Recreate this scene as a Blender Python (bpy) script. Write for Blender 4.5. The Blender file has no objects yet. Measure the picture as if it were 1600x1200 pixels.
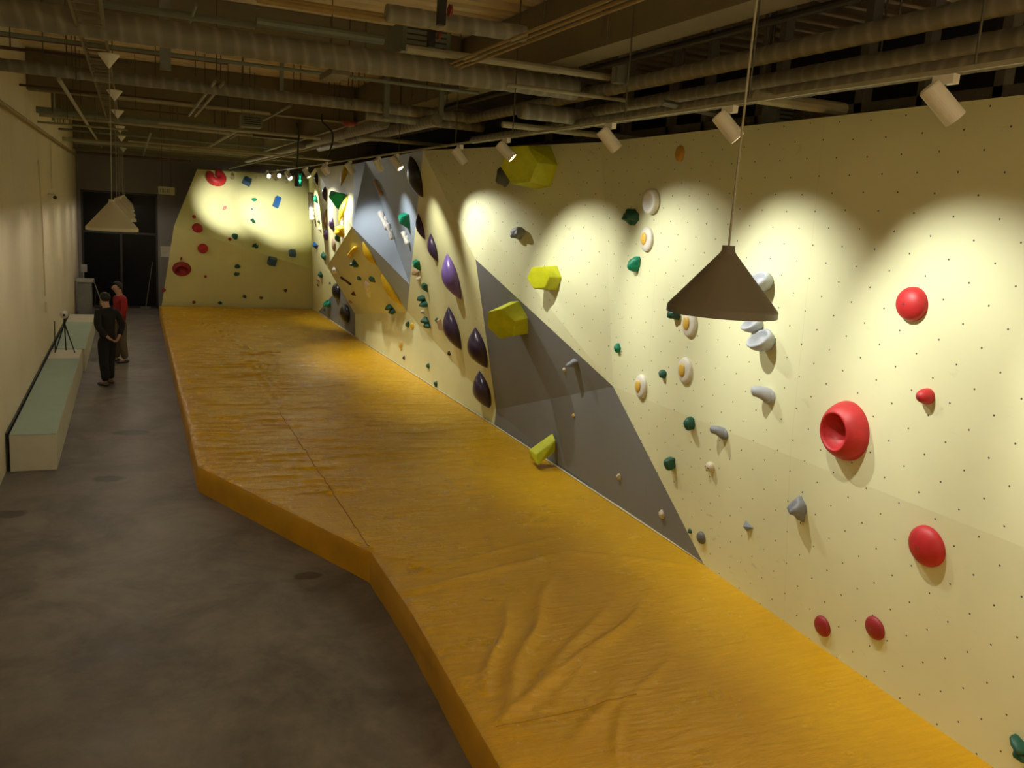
import bpy, bmesh, math, random
import numpy as np
from mathutils import Vector, Matrix, noise
random.seed(7)
PI = math.pi
V = Vector
scene = bpy.context.scene
col = scene.collection

# ------------------------------------------------------------------ camera
F = 1364.48
YAW, PIT, ROL, HC = math.radians(23.8755), math.radians(10.7504), math.radians(3.7929), 3.65
fw = V((math.sin(YAW)*math.cos(PIT), math.cos(YAW)*math.cos(PIT), -math.sin(PIT)))
r0 = V((math.cos(YAW), -math.sin(YAW), 0)); u0 = r0.cross(fw)
rt = r0*math.cos(ROL)+u0*math.sin(ROL); up = -r0*math.sin(ROL)+u0*math.cos(ROL)
CAM = V((0, 0, HC))
cd = bpy.data.cameras.new('camera'); cam = bpy.data.objects.new('camera', cd); col.objects.link(cam)
cd.sensor_width = 36; cd.sensor_fit = 'HORIZONTAL'; cd.lens = F/1600*36; cd.clip_start = 0.05; cd.clip_end = 200
m = Matrix.Identity(4)
for i in range(3):
    m[i][0] = rt[i]; m[i][1] = up[i]; m[i][2] = -fw[i]; m[i][3] = CAM[i]
cam.matrix_world = m
scene.camera = cam
def ray(px, py): return fw + rt*((px-800)/F) + up*((600-py)/F)
def atz(px, py, z): d = ray(px, py); return CAM+d*((z-HC)/d.z)
def atx(px, py, x): d = ray(px, py); return CAM+d*(x/d.x)
def aty(px, py, y): d = ray(px, py); return CAM+d*(y/d.y)

# ------------------------------------------------------------------ helpers
def tag(o, label=None, cat=None, group=None, kind=None):
    if label: o['label'] = label
    if cat: o['category'] = cat
    if group: o['group'] = group
    if kind: o['kind'] = kind
    return o
def empty(name, loc=(0, 0, 0), label=None, cat=None, group=None):
    o = bpy.data.objects.new(name, None); col.objects.link(o); o.location = loc
    o.empty_display_size = .1
    return tag(o, label, cat, group)
def obj(name, bm, mat, parent=None, smooth=False, local=None, norm=True):
    """links a bmesh; when parent given and coordinates are world, subtract the parent location"""
    me = bpy.data.meshes.new(name)
    if norm: bmesh.ops.recalc_face_normals(bm, faces=bm.faces)
    if smooth:
        for f in bm.faces: f.smooth = True
    bm.to_mesh(me); bm.free()
    o = bpy.data.objects.new(name, me); col.objects.link(o)
    for mm in (mat if isinstance(mat, (list, tuple)) else [mat]): me.materials.append(mm)
    if parent is not None:
        o.parent = parent
        if local is not True: o.matrix_parent_inverse = parent.matrix_basis.inverted()
    return o
def B(): return bmesh.new()
def box(bm, x0, x1, y0, y1, z0, z1, mat=None, bev=0):
    t = bmesh.new()
    bmesh.ops.create_cube(t, size=1)
    for v in t.verts:
        v.co = V((x0+(v.co.x+.5)*(x1-x0), y0+(v.co.y+.5)*(y1-y0), z0+(v.co.z+.5)*(z1-z0)))
    if bev: bmesh.ops.bevel(t, geom=t.edges[:], offset=bev, segments=2, affect='EDGES')
    if mat is not None: t.transform(mat)
    merge(bm, t)
def merge(bm, t):
    me = bpy.data.meshes.new('tmp'); t.to_mesh(me); t.free(); bm.from_mesh(me); bpy.data.meshes.remove(me)
def frame_to(d, ref=V((0, 0, 1))):
    d = V(d).normalized()
    if abs(d.dot(ref)) > .98: ref = V((1, 0, 0))
    a = ref.cross(d).normalized(); b = d.cross(a)
    return a, b, d
def tube(bm, pts, rad, n=12, cap=True):
    pts = [V(p) for p in pts]
    rads = rad if isinstance(rad, (list, tuple)) else [rad]*len(pts)
    rings = []
    for i, p in enumerate(pts):
        if i == 0: d = pts[1]-p
        elif i == len(pts)-1: d = p-pts[-2]
        else: d = (pts[i+1]-p).normalized()+(p-pts[i-1]).normalized()
        a, b, _ = frame_to(d)
        if i and (a.dot(pa) < 0): pass
        pa = a
        rings.append([bm.verts.new(p+(a*math.cos(2*PI*k/n)+b*math.sin(2*PI*k/n))*rads[i]) for k in range(n)])
    for i in range(len(rings)-1):
        for k in range(n):
            bm.faces.new((rings[i][k], rings[i][(k+1) % n], rings[i+1][(k+1) % n], rings[i+1][k]))
    if cap:
        bm.faces.new(rings[0]); bm.faces.new(rings[-1])
def lathe(bm, prof, n=32, M=None, sx=1, sy=1, cap0=True, cap1=True):
    """prof: list of (r, h) ; axis +Z"""
    rings = []
    for r, h in prof:
        if r < 1e-5: rings.append([bm.verts.new(V((0, 0, h)))])
        else: rings.append([bm.verts.new(V((r*sx*math.cos(2*PI*k/n), r*sy*math.sin(2*PI*k/n), h))) for k in range(n)])
    vs = [v for R in rings for v in R]
    for i in range(len(rings)-1):
        a, b = rings[i], rings[i+1]
        for k in range(n):
            k2 = (k+1) % n
            if len(a) == 1 and len(b) == 1: continue
            if len(a) == 1: bm.faces.new((a[0], b[k], b[k2]))
            elif len(b) == 1: bm.faces.new((a[k], a[k2], b[0]))
            else: bm.faces.new((a[k], a[k2], b[k2], b[k]))
    if cap0 and len(rings[0]) > 1: bm.faces.new(rings[0])
    if cap1 and len(rings[-1]) > 1: bm.faces.new(rings[-1])
    if M is not None:
        for v in vs: v.co = M @ v.co

# ------------------------------------------------------------------ materials
MATS = {}
def nt(name):
    m = bpy.data.materials.new(name); m.use_nodes = True
    t = m.node_tree; bs = t.nodes['Principled BSDF']
    return m, t, bs
def nd(t, ty, **kw):
    n = t.nodes.new(ty)
    for k, v in kw.items(): setattr(n, k, v)
    return n
def math_(t, op, a, b=None, c=None):
    n = nd(t, 'ShaderNodeMath', operation=op)
    for i, x in enumerate((a, b, c)):
        if x is None: continue
        if isinstance(x, (int, float)): n.inputs[i].default_value = x
        else: t.links.new(x, n.inputs[i])
    return n.outputs[0]
def mixc(t, fac, a, b):
    n = nd(t, 'ShaderNodeMix', data_type='RGBA')
    if isinstance(fac, (int, float)): n.inputs[0].default_value = fac
    else: t.links.new(fac, n.inputs[0])
    for i, x in ((6, a), (7, b)):
        if isinstance(x, tuple): n.inputs[i].default_value = (*x, 1) if len(x) == 3 else x
        else: t.links.new(x, n.inputs[i])
    return n.outputs[2]
def ramp(t, val, p0, p1, c0=0., c1=1.):
    n = nd(t, 'ShaderNodeMapRange'); n.inputs[1].default_value = p0; n.inputs[2].default_value = p1
    n.inputs[3].default_value = c0; n.inputs[4].default_value = c1
    t.links.new(val, n.inputs[0]); return n.outputs[0]
def noise_(t, vec, scale, detail=4, rough=.55, dist=0.):
    n = nd(t, 'ShaderNodeTexNoise'); n.inputs['Scale'].default_value = scale; n.inputs['Detail'].default_value = detail
    n.inputs['Roughness'].default_value = rough; n.inputs['Distortion'].default_value = dist
    if vec is not None: t.links.new(vec, n.inputs['Vector'])
    return n.outputs['Fac']
def bump(t, bs, h, strength=.3, dist=.01):
    n = nd(t, 'ShaderNodeBump'); n.inputs['Strength'].default_value = strength; n.inputs['Distance'].default_value = dist
    t.links.new(h, n.inputs['Height']); t.links.new(n.outputs[0], bs.inputs['Normal'])
def mapping(t, src, sc=(1, 1, 1), rot=(0, 0, 0)):
    n = nd(t, 'ShaderNodeMapping'); n.inputs['Scale'].default_value = sc; n.inputs['Rotation'].default_value = rot
    t.links.new(src, n.inputs['Vector']); return n.outputs[0]
def plain(name, c, rough=.6, metal=0., var=.12, vs=6., spec=.5, bmp=0., bs_=40.):
    if name in MATS: return MATS[name]
    m, t, bs = nt(name)
    co = nd(t, 'ShaderNodeTexCoord').outputs['Object']
    n = noise_(t, co, vs, 5)
    dark = tuple(x*(1-var) for x in c); lite = tuple(min(1, x*(1+var)) for x in c)
    t.links.new(mixc(t, ramp(t, n, .3, .7), dark, lite), bs.inputs['Base Color'])
    bs.inputs['Roughness'].default_value = rough; bs.inputs['Metallic'].default_value = metal
    bs.inputs['Specular IOR Level'].default_value = spec
    if bmp: bump(t, bs, noise_(t, co, bs_, 3), bmp, .004)
    MATS[name] = m; return m
def emis(name, c, s):
    m, t, bs = nt(name)
    bs.inputs['Base Color'].default_value = (*c, 1)
    bs.inputs['Emission Color'].default_value = (*c, 1); bs.inputs['Emission Strength'].default_value = s
    MATS[name] = m; return m
def panel_mat(name, c, axis='y', holes=True, scuff=.55):
    m, t, bs = nt(name)
    co = nd(t, 'ShaderNodeTexCoord').outputs['Object']
    sep = nd(t, 'ShaderNodeSeparateXYZ'); t.links.new(co, sep.inputs[0])
    U = sep.outputs['Y' if axis == 'y' else 'X']; Z = sep.outputs['Z']
    big = noise_(t, co, .9, 4)
    c1 = mixc(t, ramp(t, big, .35, .7), tuple(x*.95 for x in c), tuple(min(1, x*1.03) for x in c))
    # shoe-rubber scuffs, short and slanted
    mp = mapping(t, co, (1, 2.2, 5.5), (.5, 0, 0))
    sc = noise_(t, mp, 2.1, 6, .7, .6)
    msk = ramp(t, noise_(t, co, 1.1, 2), .5, .72)
    s = math_(t, 'MULTIPLY', ramp(t, sc, .60, .74), msk)
    c2 = mixc(t, math_(t, 'MULTIPLY', s, scuff), c1, (.16, .13, .10))
    out = c2
    # faint joints of the plywood sheets
    def lines(src, period, off, w):
        a = math_(t, 'ADD', src, off); a = math_(t, 'DIVIDE', a, period); a = math_(t, 'FRACT', a)
        a = math_(t, 'SUBTRACT', a, .5); a = math_(t, 'ABSOLUTE', a)
        return math_(t, 'LESS_THAN', a, w/period)
    j = lines(U, 2.44, .55, .0018)
    out = mixc(t, math_(t, 'MULTIPLY', j, .35), out, tuple(x*.55 for x in c))
    if holes:
        wob = noise_(t, co, .8, 1); wob2 = noise_(t, mapping(t, co, (1, 1, 1), (1, 2, 3)), .7, 1)
        uu = math_(t, 'ADD', U, math_(t, 'MULTIPLY', wob, .12)); zz = math_(t, 'ADD', Z, math_(t, 'MULTIPLY', wob2, .12))
        ds = []
        for o in (0., .5):
            a = math_(t, 'ADD', math_(t, 'DIVIDE', uu, .34), o); a = math_(t, 'SUBTRACT', math_(t, 'FRACT', a), .5); a = math_(t, 'MULTIPLY', a, .34)
            b = math_(t, 'ADD', math_(t, 'DIVIDE', zz, .27), o); b = math_(t, 'SUBTRACT', math_(t, 'FRACT', b), .5); b = math_(t, 'MULTIPLY', b, .27)
            ds.append(math_(t, 'SQRT', math_(t, 'ADD', math_(t, 'MULTIPLY', a, a), math_(t, 'MULTIPLY', b, b))))
        dmin = math_(t, 'MINIMUM', ds[0], ds[1])
        hole = math_(t, 'LESS_THAN', dmin, .0068)
        out = mixc(t, math_(t, 'MULTIPLY', hole, .93), out, (.02, .016, .01))
    t.links.new(out, bs.inputs['Base Color'])
    bs.inputs['Roughness'].default_value = .62
    bump(t, bs, noise_(t, co, 60, 3), .08, .003)
    MATS[name] = m; return m

M_yel = panel_mat('painted_plywood_cream', (.78, .79, .50))
M_yelx = panel_mat('painted_plywood_cream_end', (.78, .76, .38), axis='x', holes=False, scuff=.15)
M_yelf = panel_mat('painted_plywood_cream_plain', (.78, .77, .42), holes=False)
M_gry = panel_mat('painted_plywood_grey', (.185, .19, .19), holes=False, scuff=.2)
M_gryp = panel_mat('painted_plywood_bluegrey', (.36, .44, .56), holes=False, scuff=.35)
M_edge = plain('plywood_edge', (.45, .33, .18), .8)
M_timber = plain('stud_timber', (.20, .19, .15), .8)

def floor_mat():
    m, t, bs = nt('polished_concrete')
    co = nd(t, 'ShaderNodeTexCoord').outputs['Object']
    a = noise_(t, co, .8, 9, .68, .6); b = noise_(t, co, 3.3, 7, .65); c = noise_(t, mapping(t, co, (1, 1, 1), (0, 0, .8)), .22, 3)
    base = mixc(t, ramp(t, a, .36, .66), (.098, .083, .078), (.235, .205, .19))
    base = mixc(t, math_(t, 'MULTIPLY', ramp(t, b, .45, .8), .45), base, (.36, .33, .29))
    base = mixc(t, math_(t, 'MULTIPLY', ramp(t, c, .5, .7), .45), base, (.10, .088, .08))
    # dark wet-looking stains
    vec = nd(t, 'ShaderNodeVectorMath', operation='ADD')
    sep = None
    out = base
    for (sx, sy, rx, ry) in stains:
        s = nd(t, 'ShaderNodeSeparateXYZ'); t.links.new(co, s.inputs[0])
        dx = math_(t, 'DIVIDE', math_(t, 'SUBTRACT', s.outputs[0], sx), rx)
        dy = math_(t, 'DIVIDE', math_(t, 'SUBTRACT', s.outputs[1], sy), ry)
        d = math_(t, 'SQRT', math_(t, 'ADD', math_(t, 'MULTIPLY', dx, dx), math_(t, 'MULTIPLY', dy, dy)))
        d = math_(t, 'ADD', d, math_(t, 'MULTIPLY', math_(t, 'SUBTRACT', b, .5), 1.6))
        out = mixc(t, math_(t, 'MULTIPLY', ramp(t, d, 1.0, .7), .72), out, (.028, .022, .018))
    t.links.new(out, bs.inputs['Base Color'])
    t.links.new(ramp(t, b, .3, .8, .42, .68), bs.inputs['Roughness'])
    bump(t, bs, noise_(t, co, 25, 4), .12, .004)
    return m
stains = []
for px, py, rx, ry in ((170, 748, .22, .16), (482, 900, .16, .1), (15, 803, .2, .15), (150, 562, .2, .35), (205, 676, .3, .2)):
    p = atz(px, py, 0); stains.append((p.x, p.y, rx, ry))
M_floor = floor_mat()

def mat_vinyl():
    m, t, bs = nt('orange_vinyl')
    co = nd(t, 'ShaderNodeTexCoord').outputs['Object']
    a = noise_(t, co, .8, 5, .6)
    base = mixc(t, ramp(t, a, .35, .68), (.70, .385, .004), (.78, .445, .007))
    chalk = math_(t, 'MULTIPLY', ramp(t, noise_(t, mapping(t, co, (1, 2.5, 1)), 2.2, 7, .7, .5), .6, .78), .0)
    base = mixc(t, chalk, base, (.75, .55, .30))
    t.links.new(base, bs.inputs['Base Color'])
    t.links.new(ramp(t, noise_(t, co, 4, 6), .2, .8, .2, .3), bs.inputs['Roughness'])
    cr = noise_(t, mapping(t, co, (1.0, 6, 1)), 3.0, 6, .62, 1.2)
    cr2 = noise_(t, mapping(t, co, (1, 1, 1), (0, 0, .7)), 9.0, 3, .5, 1.5)
    h = math_(t, 'ADD', math_(t, 'MULTIPLY', cr, .8), math_(t, 'MULTIPLY', cr2, .3))
    bump(t, bs, h, .8, .025)
    return m
M_mat = mat_vinyl()
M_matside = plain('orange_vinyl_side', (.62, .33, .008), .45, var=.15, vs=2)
M_seam = plain('vinyl_seam', (.46, .25, .012), .6)

def plaster(name, c, streak=.5):
    m, t, bs = nt(name)
    co = nd(t, 'ShaderNodeTexCoord').outputs['Object']
    a = noise_(t, co, .6, 6, .6)
    base = mixc(t, ramp(t, a, .3, .72), tuple(x*.9 for x in c), c)
    st = ramp(t, noise_(t, mapping(t, co, (1, 1.6, .25)), 1.3, 5, .65), .55, .75)
    base = mixc(t, math_(t, 'MULTIPLY', st, streak), base, tuple(x*.55 for x in c))
    t.links.new(base, bs.inputs['Base Color']); bs.inputs['Roughness'].default_value = .8
    bump(t, bs, noise_(t, co, 30, 4), .1, .004)
    return m
M_wallL = plaster('cream_plaster', (.80, .72, .56), .25)
M_wallB = plaster('grey_plaster', (.26, .24, .225), .1)
M_wallR = plaster('dark_blockwork', (.035, .033, .03), .1)
M_deck = plain('painted_steel_deck', (.68, .56, .38), .7, var=.06)
M_beam = plain('painted_beam', (.185, .155, .095), .75, var=.06)
M_duct = plain('insulated_duct_wrap', (.24, .235, .20), .45, metal=.0, var=.18, vs=3)
def duct_mat(name, axis):
    m, t, bs = nt(name)
    co = nd(t, 'ShaderNodeTexCoord').outputs['Object']
    sep = nd(t, 'ShaderNodeSeparateXYZ'); t.links.new(co, sep.inputs[0])
    a = sep.outputs[axis]; z = sep.outputs['Z']
    v = math_(t, 'ADD', math_(t, 'DIVIDE', a, .15), math_(t, 'MULTIPLY', z, 1.1))
    v = math_(t, 'ADD', v, math_(t, 'MULTIPLY', noise_(t, co, 1.5, 2), .8))
    f = math_(t, 'FRACT', v)
    line = ramp(t, math_(t, 'ABSOLUTE', math_(t, 'SUBTRACT', f, .5)), .0, .24, 1, 0)
    base = mixc(t, ramp(t, noise_(t, co, 3, 4), .3, .7), (.15, .14, .115), (.215, .20, .165))
    t.links.new(mixc(t, math_(t, 'MULTIPLY', line, .7), base, (.31, .295, .25)), bs.inputs['Base Color'])
    bs.inputs['Roughness'].default_value = .5
    bump(t, bs, math_(t, 'MULTIPLY', line, 1.), .4, .01)
    return m
M_ductx = duct_mat('insulated_duct_wrap_cross', 'X'); M_ducty = duct_mat('insulated_duct_wrap_long', 'Y')
M_pipe = plain('pale_pipe', (.33, .31, .22), .5)
M_pipey = plain('ochre_conduit', (.30, .20, .07), .5)
M_piped = plain('dark_red_pipe', (.075, .04, .03), .5)
M_pipeg = plain('grey_green_pipe', (.17, .19, .16), .5)
M_rod = plain('hanger_steel', (.10, .09, .07), .5, metal=.6)
M_strut = plain('galvanised_strut', (.20, .21, .19), .5, metal=.3)
M_white = plain('white_enamel', (.74, .72, .66), .4, var=.03)
M_lampin = plain('lamp_inside', (.8, .78, .7), .6, var=.02)
M_lampg = plain('taupe_enamel', (.15, .135, .10), .55, var=.04)
M_lampg2 = plain('pale_taupe_enamel', (.62, .58, .47), .55, var=.04)
M_black = plain('black_rubber', (.012, .011, .012), .6)
M_bulb = emis('spot_lens_glow', (1, .78, .52), 14)
M_bulbw = emis('white_lens_glow', (1, .95, .85), 30)
M_glassd = plain('dark_glass', (.010, .011, .011), .12, spec=.12)
M_frame = plain('black_frame', (.02, .02, .021), .4)
M_ply = plain('raw_board', (.62, .60, .52), .8, var=.05)
M_green_board = plain('moisture_board_green', (.37, .48, .41), .85, var=.05, vs=2)
M_trim = plain('pale_edge_strip', (.62, .58, .42), .6)

# ------------------------------------------------------------------ room
XL, YB, ZC, XR, YN = -1.53, 30.6, 5.85, 7.6, -4.5
def struct(name, bm, mat): return tag(obj(name, bm, mat), kind='structure')
b = B(); box(b, XL-.2, XR+.2, YN-.2, YB+.2, -.2, 0); struct('floor', b, M_floor)
b = B(); box(b, XL-.2, XL, YN, YB, 0, ZC+.2); struct('wall_left', b, M_wallL)
DX0, DX1, DZ = -1.42, .79, 3.65      # dark glazed opening in the far wall
b = B()
box(b, XL, DX0, YB, YB+.2, 0, ZC+.2); box(b, DX1, XR, YB, YB+.2, 0, ZC+.2); box(b, DX0, DX1, YB, YB+.2, DZ, ZC+.2)
struct('wall_back', b, M_wallB)
b = B(); box(b, XR, XR+.2, YN, YB, 0, ZC+.2); struct('wall_right', b, M_wallR)
b = B(); box(b, XL, XR, YN-.2, YN, 0, ZC+.2); struct('wall_front', b, M_wallL)
b = B()   # profiled steel deck, ribs run across the room
prof = []
y = YN
while y < YB:
    prof += [(y, 0), (y+.16, 0), (y+.20, .09), (y+.32, .09)]
    y += .36
top = ZC
vs = [[b.verts.new(V((x, py, top+dz))) for (py, dz) in prof] for x in (XL-.2, XR+.2)]
for i in range(len(prof)-1): b.faces.new((vs[0][i], vs[1][i], vs[1][i+1], vs[0][i+1]))
ext = bmesh.ops.extrude_face_region(b, geom=b.faces[:])
for v in ext['geom']:
    if isinstance(v, bmesh.types.BMVert): v.co.z += .1
struct('ceiling', b, M_deck)
# door: dark glass in black frames
door = empty('door_1', (0, YB, 0)); tag(door, kind='structure')
b = B()
for x in (DX0, -.32, DX1-.06): box(b, x, x+.06, YB+.02, YB+.1, 0, DZ)
for z in (0, 2.35, DZ-.06): box(b, DX0, DX1, YB+.02, YB+.1, z, z+.06)
obj('door_frame', b, M_frame, door)
for x0, x1, z0, z1 in ((DX0+.06, -.32, .06, 2.35), (-.26, DX1-.06, .06, 2.35), (DX0+.06, -.32, 2.41, DZ-.06), (-.26, DX1-.06, 2.41, DZ-.06)):
    b = B(); box(b, x0, x1, YB+.05, YB+.065, z0, z1); obj('door_pane', b, M_glassd, door)
b = B(); tube(b, [(-.34, YB-.0, .9), (-.34, YB-.0, 1.3)], .012); obj('door_handle', b, M_frame, door)

# ------------------------------------------------------------------ climbing wall
ZT = 4.6; ZM = .33
S = atz(940, 222, ZT); N = atz(1600, 148, ZT); T1 = atz(661, 235, ZT); A = atz(554, 256, ZT); U0 = atz(492, 263, ZT)
Q = atx(958, 604, 5.2); P = V((4.62, 12.05, 3.02)); R = atx(775, 640, 5.38)
E_ = atx(636, 487, 5.35); D = None
B773 = atz(771, 664, ZM); B1145 = atz(1146, 911, ZM); B556 = atz(556, 527, ZM); B489 = atz(489, 482, ZM)
H = atx(550, 354, 4.2); G = atx(511, 416, 4.56); Fp = atx(555, 491, 5.34); K = atx(530, 449, 5.31)
# D lies on the edge T1-E
def closest_on(a, c, px, py):
    d = ray(px, py).normalized(); best = None
    for i in range(401):
        q = a+(c-a)*(i/400); w = q-CAM; e = (w-d*w.dot(d)).length
        if best is None or e < best[0]: best = (e, q)
    return best[1]
D = closest_on(T1, E_, 642, 445)
FR1 = atx(1600, 855, 5.2); BR = V((4.94, -1.5, 0)); Bn = atz(1562, 1200, ZM)
def meet(p0, n1, n2, y):      # line through p0 along both planes, followed to a given y
    d = n1.cross(n2); return p0+d*((y-p0.y)/d.y)
_b = V((B1145.x, B1145.y, 0))
FR = meet(Q, (_b-Q).cross(BR-Q), (Q-CAM).cross(FR1-CAM), -1.5)
NR = meet(S, (Q-S).cross(FR-S), (S-CAM).cross(N-CAM), -1.5)
print('FR', FR, 'NR', NR)
def low(v): return V((v.x, v.y, 0.0))
C0 = aty(482, 276, 29.2)
TL = V((1.9, 29.3, 4.49)); KL = aty(272, 353, 27.75); KR = V((5.36, 27.8, 1.62)); BL = atz(250, 477, ZM)
P1145, P773, P556, P489 = low(B1145), low(B773), low(B556), low(B489)
def onplane(px, py, a, c, e):
    n = (c-a).cross(e-a); d = ray(px, py); return CAM+d*((a-CAM).dot(n)/d.dot(n))
BLl = low(BL)
KR = onplane(492, 422, KL, BLl, P489); C0 = onplane(482, 276, TL, KL, KR)
TRIS = []     # for placing the holds
def panel(name, pts, mat, parent, label=None, back=V((.04, 0, 0)), nrm=V((-1, 0, 0))):
    b = B()
    pts = [V(p) for p in pts]
    f = [b.verts.new(p) for p in pts]
    k = [b.verts.new(p+back) for p in pts]
    n = len(pts)
    for i in range(1, n-1): b.faces.new((f[0], f[i], f[i+1])); b.faces.new((k[0], k[i+1], k[i]))
    for i in range(n): b.faces.new((f[i], k[i], k[(i+1) % n], f[(i+1) % n]))
    bmesh.ops.triangulate(b, faces=[x for x in b.faces if len(x.verts) > 4])
    o = obj(name, b, mat, parent)
    for i in range(1, n-1):
        a, c, d = pts[0], pts[i], pts[i+1]
        nn = (c-a).cross(d-a)
        if nn.length < 1e-6: continue
        nn.normalize()
        if nn.dot(nrm) < 0: nn = -nn
        TRIS.append((a, c, d, nn))
    if label: o['label'] = label
    return o
def hit(px, py):
    d = ray(px, py); best = None
    for a, c, e, n in TRIS:
        dn = d.dot(n)
        if dn > -1e-4: continue
        t = (a-CAM).dot(n)/dn
        p = CAM+d*t
        # barycentric
        v0, v1, v2 = c-a, e-a, p-a
        d00, d01, d11, d20, d21 = v0.dot(v0), v0.dot(v1), v1.dot(v1), v2.dot(v0), v2.dot(v1)
        den = d00*d11-d01*d01
        vv = (d11*d20-d01*d21)/den; ww = (d00*d21-d01*d20)/den
        if vv >= -.02 and ww >= -.02 and vv+ww <= 1.02 and (best is None or t < best[0]): best = (t, p, n)
    return best
W = empty('climbing_wall', (5.3, 12, 0), 'long faceted cream and grey bouldering wall down the right side of the hall', 'climbing wall')
panel('panel', [S, Q, FR, NR], M_yel, W)
panel('panel', [Q, P1145, BR, FR], M_yel, W)
panel('panel', [T1, P, Q, S], M_yel, W)
panel('panel', [P, R, Q], M_gry, W, 'dark grey triangular panel that leans over')
panel('panel', [R, P773, P1145, Q], M_gry, W, 'dark grey lower panel reaching down to the mat')
panel('panel', [T1, E_, R, P], M_yelf, W)
panel('panel', [E_, Fp, P556, P773, R], M_yelf, W)
XA = closest_on(A, T1, 571, 252)
panel('panel', [A, H, XA], M_gryp, W, 'narrow blue-grey strip on the corner of the prow')
panel('panel', [XA, H, D, T1], M_gryp, W, 'blue-grey face of the jutting prow')
panel('panel', [H, E_, D], M_gryp, W, 'grey strip under the edge of the prow')
panel('panel', [H, G, Fp, E_], M_yelf, W, 'cream underside of the jutting prow')
panel('panel', [U0, H, A], M_yelf, W)
panel('panel', [U0, G, H], M_yelf, W)
panel('panel', [U0, K, G], M_yelf, W)
panel('panel', [U0, P489, K], M_yelf, W)
panel('panel', [C0, P489, U0], M_yelf, W)
panel('panel', [P489, P556, Fp, K], M_gry, W, 'small dark grey triangular panel at the foot of the prow')
W2 = empty('climbing_wall', (3.3, 28.3, 0), 'cream bouldering wall with a slanting fold closing the far end', 'climbing wall')
panel('panel', [TL, KL, KR, C0], M_yelx, W2, None, V((0, .04, 0)), V((0, -1, 0)))
panel('panel', [KL, BLl, P489, KR], M_yelx, W2, None, V((0, .04, 0)), V((0, -1, 0)))
# pale strip where the wall meets the mat
b = B()
pts = [B489, B556, B773, B1145, Bn, V((4.86, -1.5, ZM))]
for i in range(len(pts)-1):
    a, c = pts[i].copy(), pts[i+1].copy()
    a.x -= .012; c.x -= .012
    tube(b, [V((a.x, a.y, ZM+.012)), V((c.x, c.y, ZM+.012))], .012, 6)
obj('edge_strip', b, M_trim, W)
# timber studs that carry the wall, seen above its top edge
for i, (px, w) in enumerate(((1345, .09), (1215, .08), (1188, .05), (1440, .06), (1560, .08), (1105, .07), (1050, .06), (980, .09), (905, .06), (860, .06))):
    p = atx(px, 180, 5.75)
    b = B(); box(b, 5.7, 5.8, p.y-w/2, p.y+w/2, 0, ZC); obj('stud', b, M_timber, W)
b = B(); box(b, 5.7, 5.78, -1.5, 25, 4.72, 4.8); obj('rail_timber', b, M_timber, W)

# ------------------------------------------------------------------ crash mat
mat_thing = empty('crash_mat', (3, 14, 0), 'orange vinyl landing mat running the length of the climbing wall', 'mat')
EDGE = [(28.6, .76), (11.23, .73), (7.97, 2.13), (6.6, 2.13), (4.4, 2.04), (2.6, 1.9), (.8, 1.8)]
def xleft(y):
    for (ya, xa), (yb, xb) in zip(EDGE, EDGE[1:]):
        if yb <= y <= ya: return xb+(xa-xb)*(y-yb)/(ya-yb)
    return EDGE[-1][1]
def xright(y):
    q = [P489, P556, P773, P1145, BR]
    for a, c in zip(q, q[1:]):
        if c.y <= y <= a.y: return c.x+(a.x-c.x)*(y-c.y)/(a.y-c.y)-.002
    return q[0].x if y > q[0].y else q[-1].x
NX = 160
ys = []
y = .8
while y < 28.45: ys.append(y); y += .017+.0014*y
ys.append(28.45)
folds = []   # long diagonal folds in the near part: (x0,y0,x1,y1,width,height)
def fold(pa, pb, w, h):
    a = atz(*pa, ZM); c = atz(*pb, ZM); folds.append((a, c, w, h))
for pa, pb, w, h in (((780, 1130), (868, 888), .05, .03), ((772, 1128), (1000, 960), .045, .02), ((758, 1080), (800, 935), .04, .03),
                     ((800, 1120), (985, 905), .05, .018), ((980, 1090), (1060, 1020), .04, .014), ((860, 1100), (1010, 935), .04, .012),
                     ((640, 925), (890, 862), .05, .02), ((620, 905), (880, 835), .04, .012), ((890, 862), (1120, 890), .05, .012),
                     ((900, 1160), (975, 1060), .05, .014), ((950, 1010), (1050, 880), .04, .01), ((640, 880), (690, 900), .03, .016),
                     ((600, 870), (680, 880), .03, .014), ((965, 1190), (975, 1080), .035, .012), ((1100, 1040), (1230, 940), .05, .008)):
    fold(pa, pb, w, h)
ridge = [atz(*p, ZM) for p in ((300, 500), (345, 520), (385, 545), (405, 575), (425, 600), (437, 645))]
def seg_d(p, a, c):
    ab = (c.x-a.x, c.y-a.y); L2 = ab[0]**2+ab[1]**2
    t = max(0, min(1, ((p[0]-a.x)*ab[0]+(p[1]-a.y)*ab[1])/L2))
    return math.hypot(p[0]-a.x-ab[0]*t, p[1]-a.y-ab[1]*t), t
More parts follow.
